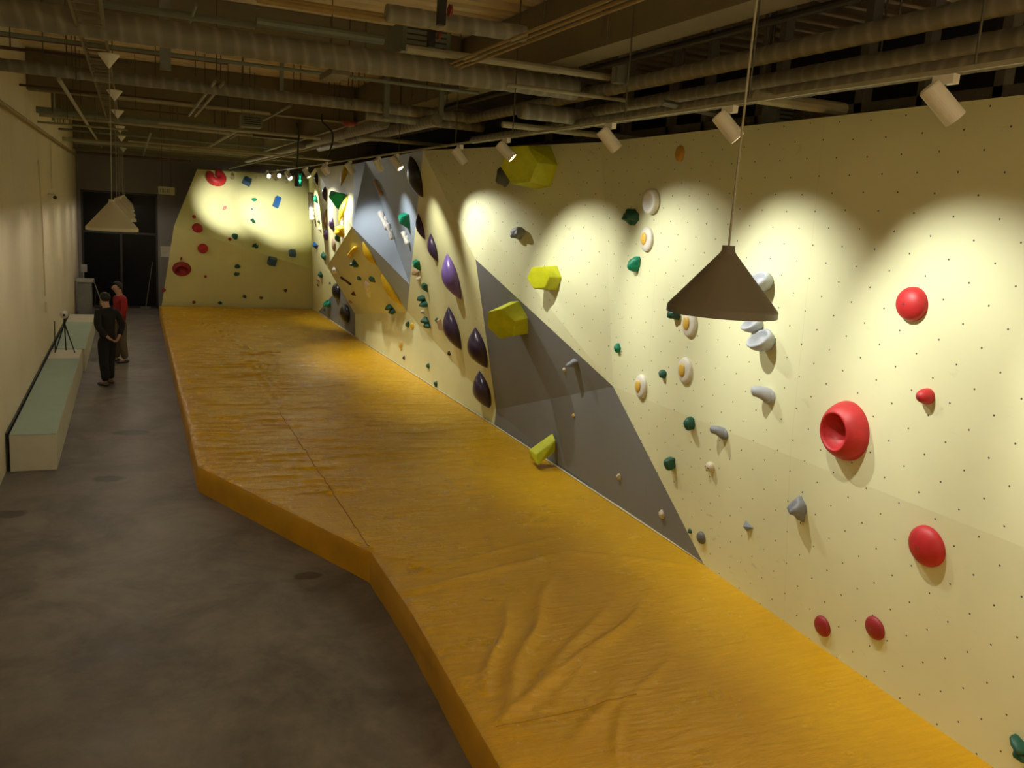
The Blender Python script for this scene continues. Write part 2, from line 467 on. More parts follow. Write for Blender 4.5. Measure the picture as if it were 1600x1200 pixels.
def height(x, y, e):
    far = max(0, min(1, (y-7.5)/4))
    n1 = noise.noise(V((x*.55+.3*math.sin(y*.7), y*3.1+.5*noise.noise(V((x*1.3, y*.6, 3))), 1.7)))
    n2 = noise.noise(V((x*1.1, y*6.5+.8*noise.noise(V((x*1.5, y, 9))), 5.2)))
    r = 1-abs(n1)*2.0
    amp = .35+.65*max(0, 1-abs(x-2.3)/2.6)
    h = far*amp*(.034*max(0, r)**3+.02*n2+.008*noise.noise(V((x*2.0, y*15+2*noise.noise(V((x*1.7, y*.8, 21))), 8.8))))
    n3 = noise.noise(V((x*2.2, y*2.2, 7))); n4 = noise.noise(V((x*7, y*7, 2)))
    h += (1-far)*(.010*n3+.004*n4*max(0, 1-e/1.5)+.0012*n4)
    h += .012*noise.noise(V((x*.5, y*.35, 4)))
    for a, c, w, hh in folds:
        if y > max(a.y, c.y)+.2 or y < min(a.y, c.y)-.2: continue
        d, t = seg_d((x+.03*math.sin(y*6), y), a, c)
        if d < w*3: h += 1.6*hh*math.exp(-(d/w)**2)*math.sin(PI*min(1, .12+t*.88)) if t < 1 else 0
    for a, c in zip(ridge, ridge[1:]):
        if y > a.y+1.2 or y < c.y-1.2: continue
        d, t = seg_d((x, y), a, c)
        if d < .6: h += .03*math.exp(-(d/.16)**2)*abs(noise.noise(V((x*6, y*4, 11))))*1.6
    # puckers where the cover is pulled over the left edge
    if e < .6: h += .018*(1-e/.6)*noise.noise(V((e*2, y*8.5, 3)))
    return h
b = B()
rows = []
for y in ys:
    xl = xleft(y); xr = xright(y); row = []
    for i in range(NX+1):
        s = i/NX; x = xl+(xr-xl)*s
        e = x-xl
        fade = min(1, (xr-x)/.2)
        z = ZM+height(x, y, e)*min(1, e/.05+.15)*max(.1, fade)
        if e < .03: z -= .012*(1-e/.03)
        row.append(b.verts.new(V((x, y, z))))
    rows.append(row)
for i in range(len(rows)-1):
    for k in range(NX): b.faces.new((rows[i][k], rows[i][k+1], rows[i+1][k+1], rows[i+1][k]))
obj('mat_top', b, M_mat, mat_thing, smooth=True)
b = B()   # sides
prev = None
for y in ys:
    xl = xleft(y)
    wob = .012*noise.noise(V((y*2.0, 0, 0)))
    cur = [b.verts.new(V((xl+.0, y, ZM-.012))), b.verts.new(V((xl-.012, y, ZM-.035))), b.verts.new(V((xl-.014+wob, y, ZM*.5))), b.verts.new(V((xl-.005+wob*.6, y, 0.0)))]
    if prev:
        for k in range(3): b.faces.new((prev[k], cur[k], cur[k+1], prev[k+1]))
    prev = cur
for yy in (ys[0], ys[-1]):
    x0 = xleft(yy)
    f = [b.verts.new(V(q)) for q in ((x0, yy, 0), (xright(yy), yy, 0), (xright(yy), yy, ZM), (x0, yy, ZM))]
    b.faces.new(f)
obj('mat_side', b, M_matside, mat_thing, smooth=True)
def seam(pxs, r=.006):
    b = B(); pts = [atz(*p, ZM) for p in pxs]; out = []
    for a, c in zip(pts, pts[1:]):
        for i in range(20):
            q = a+(c-a)*(i/20); out.append(V((q.x, q.y, ZM+height(q.x, q.y, q.x-xleft(q.y))+.001)))
    tube(b, out, r, 6); obj('seam', b, M_seam, mat_thing)
seam([(437, 645), (470, 695), (497, 735), (540, 800), (578, 858)], .007)
seam([(776, 1138), (880, 1115), (1000, 1085)], .005)

# ------------------------------------------------------------------ climbing holds
HC_ = {'red': (.50, .02, .025), 'darkred': (.30, .015, .02), 'green': (.0, .22, .12), 'dgreen': (.008, .09, .055), 'blue': (.02, .13, .42), 'dblue': (.03, .09, .19),
       'mblue': (.10, .19, .42), 'purple': (.20, .12, .42), 'dpurple': (.045, .025, .065), 'black': (.012, .011, .014), 'yellow': (.72, .46, .01), 'lime': (.55, .58, .01),
       'grey': (.22, .235, .27), 'lgrey': (.42, .45, .50), 'dgrey': (.13, .13, .13), 'white': (.78, .75, .72), 'tan': (.45, .30, .17), 'cream': (.62, .54, .38), 'egg': (.70, .68, .60),
       'yolk': (.72, .46, .08), 'orange': (.55, .30, .04), 'maroon': (.09, .015, .012), 'pink': (.75, .25, .25), 'brown': (.14, .08, .04)}
def hm(c): return plain('hold_'+c, HC_[c], .5 if c not in ('dpurple', 'purple', 'black') else .3, var=.12, vs=9, bmp=.15)
M_bolt = plain('bolt_steel', (.25, .24, .22), .35, metal=.8)
def dome(w, h, d, n=28, p=1.0, flat=0.):
    b = B(); prof = [(1.0, -.02*0), (1.0, .06)]
    for i in range(1, 11):
        a = i/10*PI/2; prof.append((math.cos(a), .06+.94*math.sin(a)**p))
    prof[-1] = (0, 1.0)
    lathe(b, [(r, hh) for r, hh in prof], n, cap0=True)
    for v in b.verts: v.co = V((v.co.x*w/2, v.co.y*h/2, v.co.z*d))
    return b
def blob(w, h, d, seed, amp=.22, facet=False):
    b = B(); bmesh.ops.create_icosphere(b, subdivisions=2 if facet else 3, radius=1)
    for v in b.verts:
        n = noise.noise(v.co*1.1+V((seed*3.1, seed*1.7, 0)))+.4*noise.noise(v.co*2.6+V((seed, 0, seed)))
        v.co *= 1+amp*n*1.6
        z = v.co.z
        v.co = V((v.co.x*w/2, v.co.y*h/2, max(-.05, z)*d))
    return b
def leaf(w, h, d, sharp=.85, skew=0., cut=0.):
    """pointed fin, widest in the middle, domed"""
    b = B(); n = 20; mcs = 8; rings = []
    for i in range(n+1):
        t = i/n; ww = math.sin(PI*t)**sharp
        yy = (t-.5)*h; cx = skew*w*math.sin(PI*t)
        ring = []
        for k in range(mcs+1):
            a = PI*k/mcs
            ring.append(b.verts.new(V((cx+w/2*ww*math.cos(a)*-1, yy, d*ww*math.sin(a)**.8+.001))))
        rings.append(ring)
    for i in range(n):
        for k in range(mcs): b.faces.new((rings[i][k], rings[i][k+1], rings[i+1][k+1], rings[i+1][k]))
        b.faces.new((rings[i][mcs], rings[i][0], rings[i+1][0], rings[i+1][mcs]))
    bmesh.ops.remove_doubles(b, verts=b.verts[:], dist=1e-4)
    return b
def wedge(w, h, d):
    b = B()
    base = [V((-w/2, h/2, 0)), V((w/2, h*.42, 0)), V((w*.25, -h*.1, 0)), V((w*.05, -h/2, 0)), V((-w*.3, 0, 0))]
    topv = [V((-w*.35, h*.4, d*.8)), V((w*.3, h*.33, d*.7)), V((w*.05, 0, d))]
    bs_ = [b.verts.new(p) for p in base+topv]
    bmesh.ops.convex_hull(b, input=bs_)
    bmesh.ops.bevel(b, geom=b.edges[:], offset=min(w, h)*.04, segments=2, affect='EDGES')
    return b
def hexprism(r, d, r2=None, rot=0., th=.55, tv=.12):
    b = B(); r2 = r if r2 is None else r2
    lo = [b.verts.new(V((r*math.cos(rot+PI/3*i), r*math.sin(rot+PI/3*i), 0))) for i in range(6)]
    Rh = Matrix.Rotation(th, 3, 'Y') @ Matrix.Rotation(tv, 3, 'X')
    hi = [b.verts.new(V((0, 0, d))+Rh @ V((r2*math.cos(rot+PI/3*i), r2*math.sin(rot+PI/3*i), 0))) for i in range(6)]
    b.faces.new(lo); b.faces.new(hi)
    for i in range(6): b.faces.new((lo[i], lo[(i+1) % 6], hi[(i+1) % 6], hi[i]))
    bmesh.ops.recalc_face_normals(b, faces=b.faces)
    bmesh.ops.bevel(b, geom=b.edges[:], offset=.006, segments=2, affect='EDGES')
    return b
def boxhold(w, h, d, taper=.8):
    b = B(); box(b, -w/2, w/2, -h/2, h/2, 0, d)
    for v in b.verts:
        if v.co.z > d/2: v.co.x *= taper; v.co.y *= taper
    bmesh.ops.bevel(b, geom=b.edges[:], offset=min(w, h, d)*.08, segments=2, affect='EDGES')
    return b
def bone(w, h, d):
    b = B(); n = 16; pts = []; rd = []
    for i in range(n+1):
        t = i/n; pts.append(V((w*.12*math.sin(t*5), (t-.5)*h, d*(.35+.25*math.sin(t*PI)))))
        rd.append(w/2*(.55+.45*abs(math.cos(PI*t))**1.5)*(1 if 0 < i < n else .5))
    tube(b, pts, rd, 12)
    k = B(); bmesh.ops.create_icosphere(k, subdivisions=2, radius=1)
    for v in k.verts: v.co = V((v.co.x*w*.35, v.co.y*h*.2, max(0, v.co.z*d*.6)))
    merge(b, k)
    return b
def horn(w, h, d):
    b = B(); n = 12; pts = []; rd = []
    for i in range(n+1):
        t = i/n; pts.append(V((-w*.55*t**1.3, h*.28*math.sin(t*2.2), d*t)))
        rd.append(h*.5*(1-.4*t)*(1 if i < n else .45))
    tube(b, pts, rd, 14)
    k = dome(w*.9, h, d*.35); merge(b, k)
    return b
def cup(w, h, d):
    b = B()
    Mx = Matrix.Rotation(math.radians(-38), 4, 'X') @ Matrix.Identity(4)
    prof = [(.62, -.25), (.9, .1), (1.0, .45), (.98, .8), (.86, .92), (.72, .86), (.6, .55), (.35, .4), (0, .36)]
    lathe(b, prof, 26, Mx)
    for v in b.verts: v.co = V((v.co.x*w/2, v.co.y*h/2, max(-.002, v.co.z*d)))
    return b
def ufo(w, h, d):
    b = B()
    prof = [(1.0, 0), (1.0, .06), (.98, .22), (.91, .5), (.80, .78), (.68, .96), (.64, 1.0), (.60, .97), (.57, .85), (.46, .45), (.28, .2), (0, .12)]
    lathe(b, prof, 40)
    for v in b.verts: v.co = V((v.co.x*w/2, v.co.y*h/2, v.co.z*d))
    return b
def torus_u(w, h, d):
    b = B(); pts = []; n = 26
    for i in range(n+1):
        a = math.radians(100+340*i/n) if True else 0
        a = math.radians(117)+math.radians(306)*i/n
        pts.append(V((w*.31*math.cos(a), h*.31*math.sin(a), d*.35)))
    rd = [w*.215]*len(pts); rd[0] = rd[-1] = w*.16
    tube(b, pts, rd, 14)
    return b
def pyr(w, h, d):
    b = B(); vs_ = [b.verts.new(V(p)) for p in ((-w/2, h/2, 0), (w/2, h*.1, 0), (-w*.3, -h/2, 0), (-w*.1, h*.1, d))]
    bmesh.ops.convex_hull(b, input=vs_); bmesh.ops.bevel(b, geom=b.edges[:], offset=.008, segments=2, affect='EDGES'); return b

GROUPS = {'L': 'holds on the long right-hand wall', 'P': 'holds on and around the jutting prow', 'T': 'holds on the narrow lit section before the grey triangle', 'E': 'holds on the far end wall', 'F': 'holds on the far left part of the long wall'}
hold_no = [0]
def hold(px, py, kind, c, w, h, d, label, g='L', rot=0., name='climbing_hold', bolt=False, cat='climbing hold', scl=None):
    r = hit(px, py)
    if r is None: print('NO HIT', px, py, label); return None
    _, p, n = r
    v = (V((0, 0, 1))-n*n.z).normalized(); u = v.cross(n)
    Rm = Matrix((( u.x, v.x, n.x, p.x), (u.y, v.y, n.y, p.y), (u.z, v.z, n.z, p.z), (0, 0, 0, 1)))
    # the pixel marks the middle of the visible body, so slide the base back by half of what sticks out
    hold_no[0] += 1; sd = hold_no[0]
    extra = []
    if kind == 'dome': b = dome(w, h, d)
    elif kind == 'blob': b = blob(w, h, d, sd)
    elif kind == 'rock': b = blob(w, h, d, sd, .3)
    elif kind == 'double':
        b = blob(w*.8, h*.55, d, sd); b.transform(Matrix.Translation((-w*.1, h*.22, 0)))
        k = blob(w*.7, h*.55, d*.9, sd+50); k.transform(Matrix.Translation((w*.12, -h*.2, 0))); merge(b, k)
    elif kind == 'leaf': b = leaf(w, h, d)
    elif kind == 'shield': b = leaf(w, h, d, .6, .1)
    elif kind == 'wedge': b = wedge(w, h, d)
    elif kind == 'box': b = boxhold(w, h, d)
    elif kind == 'bone': b = bone(w, h, d)
    elif kind == 'horn': b = horn(w, h, d)
    elif kind == 'cup': b = cup(w, h, d)
    elif kind == 'ufo': b = ufo(w, h, d)
    elif kind == 'u': b = torus_u(w, h, d)
    elif kind == 'pyr': b = pyr(w, h, d)
    elif kind == 'hex': b = hexprism(w/2, d, h/2, math.radians(8))
    elif kind == 'egg':
        b = dome(w, h, d, 36, .6)
        y_ = dome(w*.46, h*.5, d*.45); y_.transform(Matrix.Translation((-.02*w, .02*h, d*.93))); extra.append(('yolk', y_, 'yolk', 'raised yellow centre'))
    elif kind == 'ringdisc':
        b = B(); lathe(b, [(1, 0), (1, .5), (.93, .9), (.8, 1.0), (.6, .8), (.5, .55), (.3, .45), (0, .42)], 36)
        for vv in b.verts: vv.co = V((vv.co.x*w/2, vv.co.y*h/2, vv.co.z*d))
    elif kind == 'skull':
        b = blob(w, h, d, sd, .18)
        for (ex, ey) in ((-.18, .12), (.16, .05), (0, -.22)):
            e_ = dome(w*.16, h*.13, d*.25, 12); e_.transform(Matrix.Translation((ex*w, ey*h, d*.86))); extra.append(('pocket', e_, 'brown', 'dark pocket'))
    else: raise ValueError(kind)
    # sink the base a little into nothing: keep it flush with the panel
    root = tag(obj(name, b, hm(c), None, smooth=kind not in ('hex', 'box', 'wedge', 'pyr')), label, cat, GROUPS[g])
    root.matrix_world = Rm @ Matrix.Rotation(rot, 4, 'Z')
    for nm, bb, cc, lb in extra:
        o = obj(nm, bb, hm(cc), root, smooth=True, local=True); o['label'] = lb
    if bolt:
        bb = B(); lathe(bb, [(.013, 0), (.013, .004), (.007, .004), (.006, -.002), (0, -.002)], 12)
        bb.transform(Matrix.Translation((0, 0, d*.985)) @ Matrix.Scale(.7, 4)); obj('bolt', bb, M_bolt, root, local=True)
    return root
R45 = PI/4
# --- far end wall
E1 = 'E'
for a in [
 (336, 280, 'u', 'red', .60, .60, .30, 'large red U-shaped hold at the top left of the far end wall', .32),
 (385, 285, 'box', 'dblue', .27, .27, .16, 'dark blue square volume turned on its corner, top of the far end wall', R45+.25),
 (351, 325, 'leaf', 'pink', .10, .22, .06, 'small pink crescent hold in the bright light pool of the far end wall', -R45),
 (303, 339, 'dome', 'red', .11, .11, .06, 'small red ball hold just above the middle-sized red ball on the far wall', 0),
 (308, 357, 'dome', 'red', .31, .31, .16, 'plain red ball hold at the left end of the slanting fold', 0),
 (317, 388, 'dome', 'red', .31, .30, .17, 'red ball hold with a chalky top below the slanting fold', 0),
 (284, 420, 'ufo', 'darkred', .54, .46, .14, 'wide flat red dish hold low on the left edge of the far wall', 0),
 (283, 404, 'leaf', 'darkred', .06, .13, .05, 'tiny red finger hold standing above the wide red dish', -.3),
 (359, 374, 'dome', 'red', .10, .10, .06, 'small red ball hold beside a green ball above the fold', 0),
 (367, 370, 'blob', 'dgreen', .18, .19, .10, 'round dark green hold beside a small red one above the fold', 0),
 (321, 432, 'dome', 'darkred', .09, .09, .05, 'tiny red foothold right of the wide red dish', 0),
 (256, 453, 'dome', 'darkred', .12, .10, .06, 'tiny red foothold on the very left edge of the far wall', 0),
 (303, 472, 'dome', 'darkred', .10, .10, .06, 'tiny red foothold just above the far end of the mat', 0),
 (344, 473, 'blob', 'dgreen', .12, .10, .06, 'tiny dark green foothold just above the far end of the mat', 0),
 (397, 312, 'blob', 'green', .17, .11, .07, 'flat green oval hold at the top of the green column on the far wall', 0),
 (394, 327, 'pyr', 'mblue', .09, .11, .05, 'tiny pale blue triangular hold between two green ones', 0),
 (395, 346, 'double', 'dgreen', .15, .17, .08, 'green comma-shaped hold under the tiny blue triangle', 0),
 (432, 317, 'box', 'blue', .20, .42, .16, 'bright blue tall block volume leaning to the right in the light pool', -.5),
 (371, 416, 'blob', 'dgreen', .18, .12, .08, 'upper of two dark green oval holds below the fold', .2),
 (370, 428, 'blob', 'dgreen', .17, .11, .08, 'lower of two dark green oval holds below the fold', .1),
 (399, 385, 'double', 'dgreen', .20, .17, .09, 'green comma-shaped hold sitting just above the fold line', .5),
 (425, 407, 'box', 'dblue', .27, .27, .20, 'dark blue cube volume hanging from the fold line', -.2),
 (456, 397, 'box', 'mblue', .22, .22, .14, 'lighter blue cube volume just above the fold at the right', -.15),
 (382, 463, 'blob', 'dgreen', .11, .10, .06, 'dark green foothold low on the far wall, left of two dark ones', 0),
 (408, 465, 'blob', 'brown', .11, .10, .06, 'dark brown foothold low in the middle of the far wall', 0),
 (446, 454, 'blob', 'brown', .11, .11, .06, 'dark brown foothold low on the right of the far wall', 0),
 (400, 278, 'blob', 'cream', .06, .10, .04, 'tiny cream hold near the top edge of the far wall', 0),
]:
    hold(*a[:8], g='E', rot=a[8])
# --- far left part of the long wall
for a in [
 (490, 315, 'bone', 'white', .18, .50, .16, 'white bone-shaped hold by the far corner, upper of two', 0),
 (491, 334, 'bone', 'white', .16, .34, .14, 'white bone-shaped hold by the far corner, lower of two', 0),
 (495, 311, 'leaf', 'green', .2, .24, .10, 'small green hold touching the upper white bone', 0),
 (496, 279, 'leaf', 'black', .35, .36, .10, 'black fin hold at the top corner of the far section', .2),
 (509, 303, 'leaf', 'dpurple', .40, .38, .10, 'dark purple fin hold left of the big green shield', .15),
 (532, 315, 'wedge', 'green', .75, .42, .30, 'big green shield-shaped volume in the bright streaks', 0),
 (539, 272, 'leaf', 'yellow', .36, .60, .08, 'tall yellow blade volume under the top edge', 0),
 (537, 327, 'leaf', 'yellow', .34, .62, .08, 'tall yellow blade volume right beside the green shield', 0),
 (510, 342, 'leaf', 'tan', .36, .50, .10, 'long tan blade hold left of the purple ones', 0),
 (520, 350, 'shield', 'purple', .34, .30, .10, 'purple shield hold, the higher of the pair', .1),
 (511, 367, 'shield', 'purple', .38, .30, .10, 'purple shield hold, the lower of the pair', .3),
 (499, 346, 'blob', 'dgrey', .12, .10, .05, 'tiny grey hold by the far corner', 0),
 (501, 358, 'blob', 'cream', .15, .14, .07, 'small cream hold beside the lower purple shield', 0),
 (536, 362, 'rock', 'yellow', .45, .24, .16, 'lumpy yellow hold above the edge of the prow', 0),
 (530, 371, 'leaf', 'dgreen', .34, .22, .10, 'dark green hold above the edge of the prow', .4),
 (522, 382, 'shield', 'tan', .50, .34, .06, 'flat orange-tan plate hold at the edge of the prow', 0),
 (495, 384, 'pyr', 'blue', .5, .24, .12, 'dark blue triangular volume beside the far corner', 0),
 (507, 400, 'leaf', 'dgreen', .3, .26, .10, 'narrow dark green hold left of the prow corner', 0),
 (502, 429, 'leaf', 'dgreen', .3, .20, .10, 'dark green hold above a small tan one by the far corner', .1),
 (498, 437, 'blob', 'tan', .25, .14, .07, 'small tan hold under the dark green one by the far corner', 0),
 (497, 445, 'leaf', 'maroon', .1, .10, .04, 'tiny dark red hold low by the far corner', 0),
 (516, 442, 'blob', 'brown', .08, .07, .04, 'tiny brown foothold left of the black half dome', 0),
 (528, 455, 'dome', 'black', .62, .46, .16, 'black dome hold half hidden by the prow, upper of two', 0),
 (542, 490, 'dome', 'black', .82, .50, .18, 'big black dome hold on the small grey triangle', 0),
 (515, 476, 'cup', 'green', .42, .22, .16, 'round green cup hold on the small grey triangle', 0),
 (508, 484, 'blob', 'dgreen', .10, .08, .05, 'tiny dark green foothold on the small grey triangle', 0),
]:
    hold(*a[:8], g='F', rot=a[8])
# --- prow
def face_rot(pa, pb, px, py):
    """rotation that lays the v axis of the hold along an image direction"""
    r = hit(px, py); _, p, n = r
    v = (V((0, 0, 1))-n*n.z).normalized(); u = v.cross(n)
    def on(q):
        d = ray(*q); return CAM+d*((p-CAM).dot(n)/d.dot(n))
    w_ = on(pa)-on(pb)
    return math.atan2(-w_.dot(u), w_.dot(v)), w_.length
for (px, py, kind, c, w, d, pa, pb, label) in [
 (541, 438, 'bone', 'maroon', .06, .05, (533, 432), (549, 444), 'thin dark maroon bar hold on the underside of the prow'),
 (554, 391, 'bone', 'yellow', .09, .16, (548, 397), (560, 385), 'yellow horn-shaped hold near the top corner of the prow underside'),
 (578, 396, 'leaf', 'yellow', .22, .12, (568, 376), (590, 414), 'curved yellow blade volume under the blue-grey edge'),
 (612, 452, 'leaf', 'yellow', .24, .13, (594, 424), (630, 480), 'long yellow blade volume along the lower right edge of the prow'),
 (576, 451, 'box', 'white', .14, .07, (574, 441), (577, 462), 'white block hold in the middle of the prow underside'),
 (604, 343, 'bone', 'white', .15, .12, (596, 329), (608, 357), 'largest white bone-shaped hold on the blue-grey face'),
 (613, 361, 'bone', 'white', .11, .10, (608, 348), (616, 373), 'slim white bone-shaped hold below the largest white one'),
 (637, 371, 'bone', 'egg', .11, .10, (634, 361), (641, 381), 'white bone-shaped hold under the green wedge'),
 (594, 292, 'bone', 'tan', .09, .10, (588, 280), (599, 304), 'tan bone-shaped hold high on the blue-grey face'),
]:
    r_, L_ = face_rot(pa, pb, px, py)
    hold(px, py, kind, c, w, L_, d, label, g='P', rot=r_)
for a in [
 (556, 411, 'rock', 'dgreen', .26, .16, .12, 'dark green hold below the yellow horn', 0),
 (563, 435, 'wedge', 'dgreen', .20, .11, .08, 'small green wedge hold left of the white block', 0),
 (584, 437, 'wedge', 'dgreen', .26, .16, .10, 'green wedge hold above the white block', 0),
 (554, 459, 'wedge', 'maroon', .20, .14, .08, 'dark wedge hold low on the prow underside', .4),
 (526, 423, 'blob', 'white', .28, .22, .10, 'pinkish white hold at the left corner of the prow underside', .3),
 (548, 471, 'blob', 'orange', .26, .07, .04, 'faint orange plate hold low on the prow underside', 0),
 (613, 482, 'double', 'dgreen', .30, .22, .14, 'dark green double hold at the bottom edge of the prow', 0),
 (638, 346, 'wedge', 'green', .46, .34, .18, 'green wedge hold on the blue-grey face', 0),
 (651, 276, 'leaf', 'black', .62, .74, .14, 'very large black fin hold at the top of the prow edge', .35),
]:
    hold(*a[:8], g='P', rot=a[8])
# --- narrow section
for a in [
 (659, 354, 'leaf', 'dpurple', .22, .46, .10, 'thin dark purple fin hold nearest the prow', .1),
 (679, 387, 'leaf', 'dpurple', .26, .50, .12, 'thin dark purple fin hold up and left of the bright purple one', .08),
 (710, 432, 'leaf', 'purple', .46, .78, .20, 'large bright purple fin hold in the light', .28),
 (711, 513, 'leaf', 'dpurple', .48, .78, .20, 'large dark purple fin hold below the bright purple one', .25),
 (752, 543, 'leaf', 'dpurple', .52, .68, .22, 'dark purple fin hold with a lighter top at the edge of the grey triangle', .25),
 (758, 609, 'leaf', 'dpurple', .56, .66, .20, 'lowest dark purple fin hold at the foot of the narrow section', .25),
 (655, 415, 'wedge', 'green', .26, .24, .12, 'green wedge hold above a tan lump near the prow', 0),
 (652, 425, 'rock', 'tan', .24, .12, .10, 'tan lumpy hold under the green wedge near the prow', 0),
 (656, 435, 'blob', 'cream', .12, .09, .07, 'small cream hold below the tan lump near the prow', 0),
 (667, 450, 'wedge', 'dgreen', .22, .20, .10, 'small dark green wedge hold below the cream hold', 0),
 (664, 470, 'double', 'dgreen', .32, .22, .14, 'dark green double hold, upper of two on the narrow section', 0),
 (662, 487, 'blob', 'cream', .12, .09, .07, 'small cream hold between two green double holds', 0),
 (669, 504, 'double', 'dgreen', .30, .22, .14, 'dark green double hold, lower of two on the narrow section', 0),
 (684, 500, 'blob', 'dgreen', .12, .08, .05, 'tiny dark green hold left of the wooden block', 0),
 (690, 507, 'box', 'tan', .09, .22, .07, 'wooden block hold beside the large dark purple fin', 0),
 (703, 552, 'blob', 'black', .12, .08, .05, 'tiny black foothold below the large dark purple fin', 0),
 (638, 507, 'leaf', 'dgreen', .20, .14, .06, 'dark green oval hold touching a yellow one under the prow', .3),
 (645, 509, 'dome', 'yellow', .16, .15, .05, 'small yellow oval hold touching a green one under the prow', 0),
 (627, 539, 'dome', 'yolk', .20, .19, .05, 'yellow oval hold low on the wall under the prow', 0),
 (632, 559, 'blob', 'black', .07, .08, .04, 'tiny black foothold under the low yellow oval', 0),
 (670, 572, 'blob', 'dgreen', .12, .10, .05, 'tiny dark green foothold, upper of two just above the mat', 0),
 (682, 600, 'blob', 'dgreen', .12, .12, .05, 'tiny dark green foothold, lower of two just above the mat', 0),
]:
    hold(*a[:8], g='T', rot=a[8])
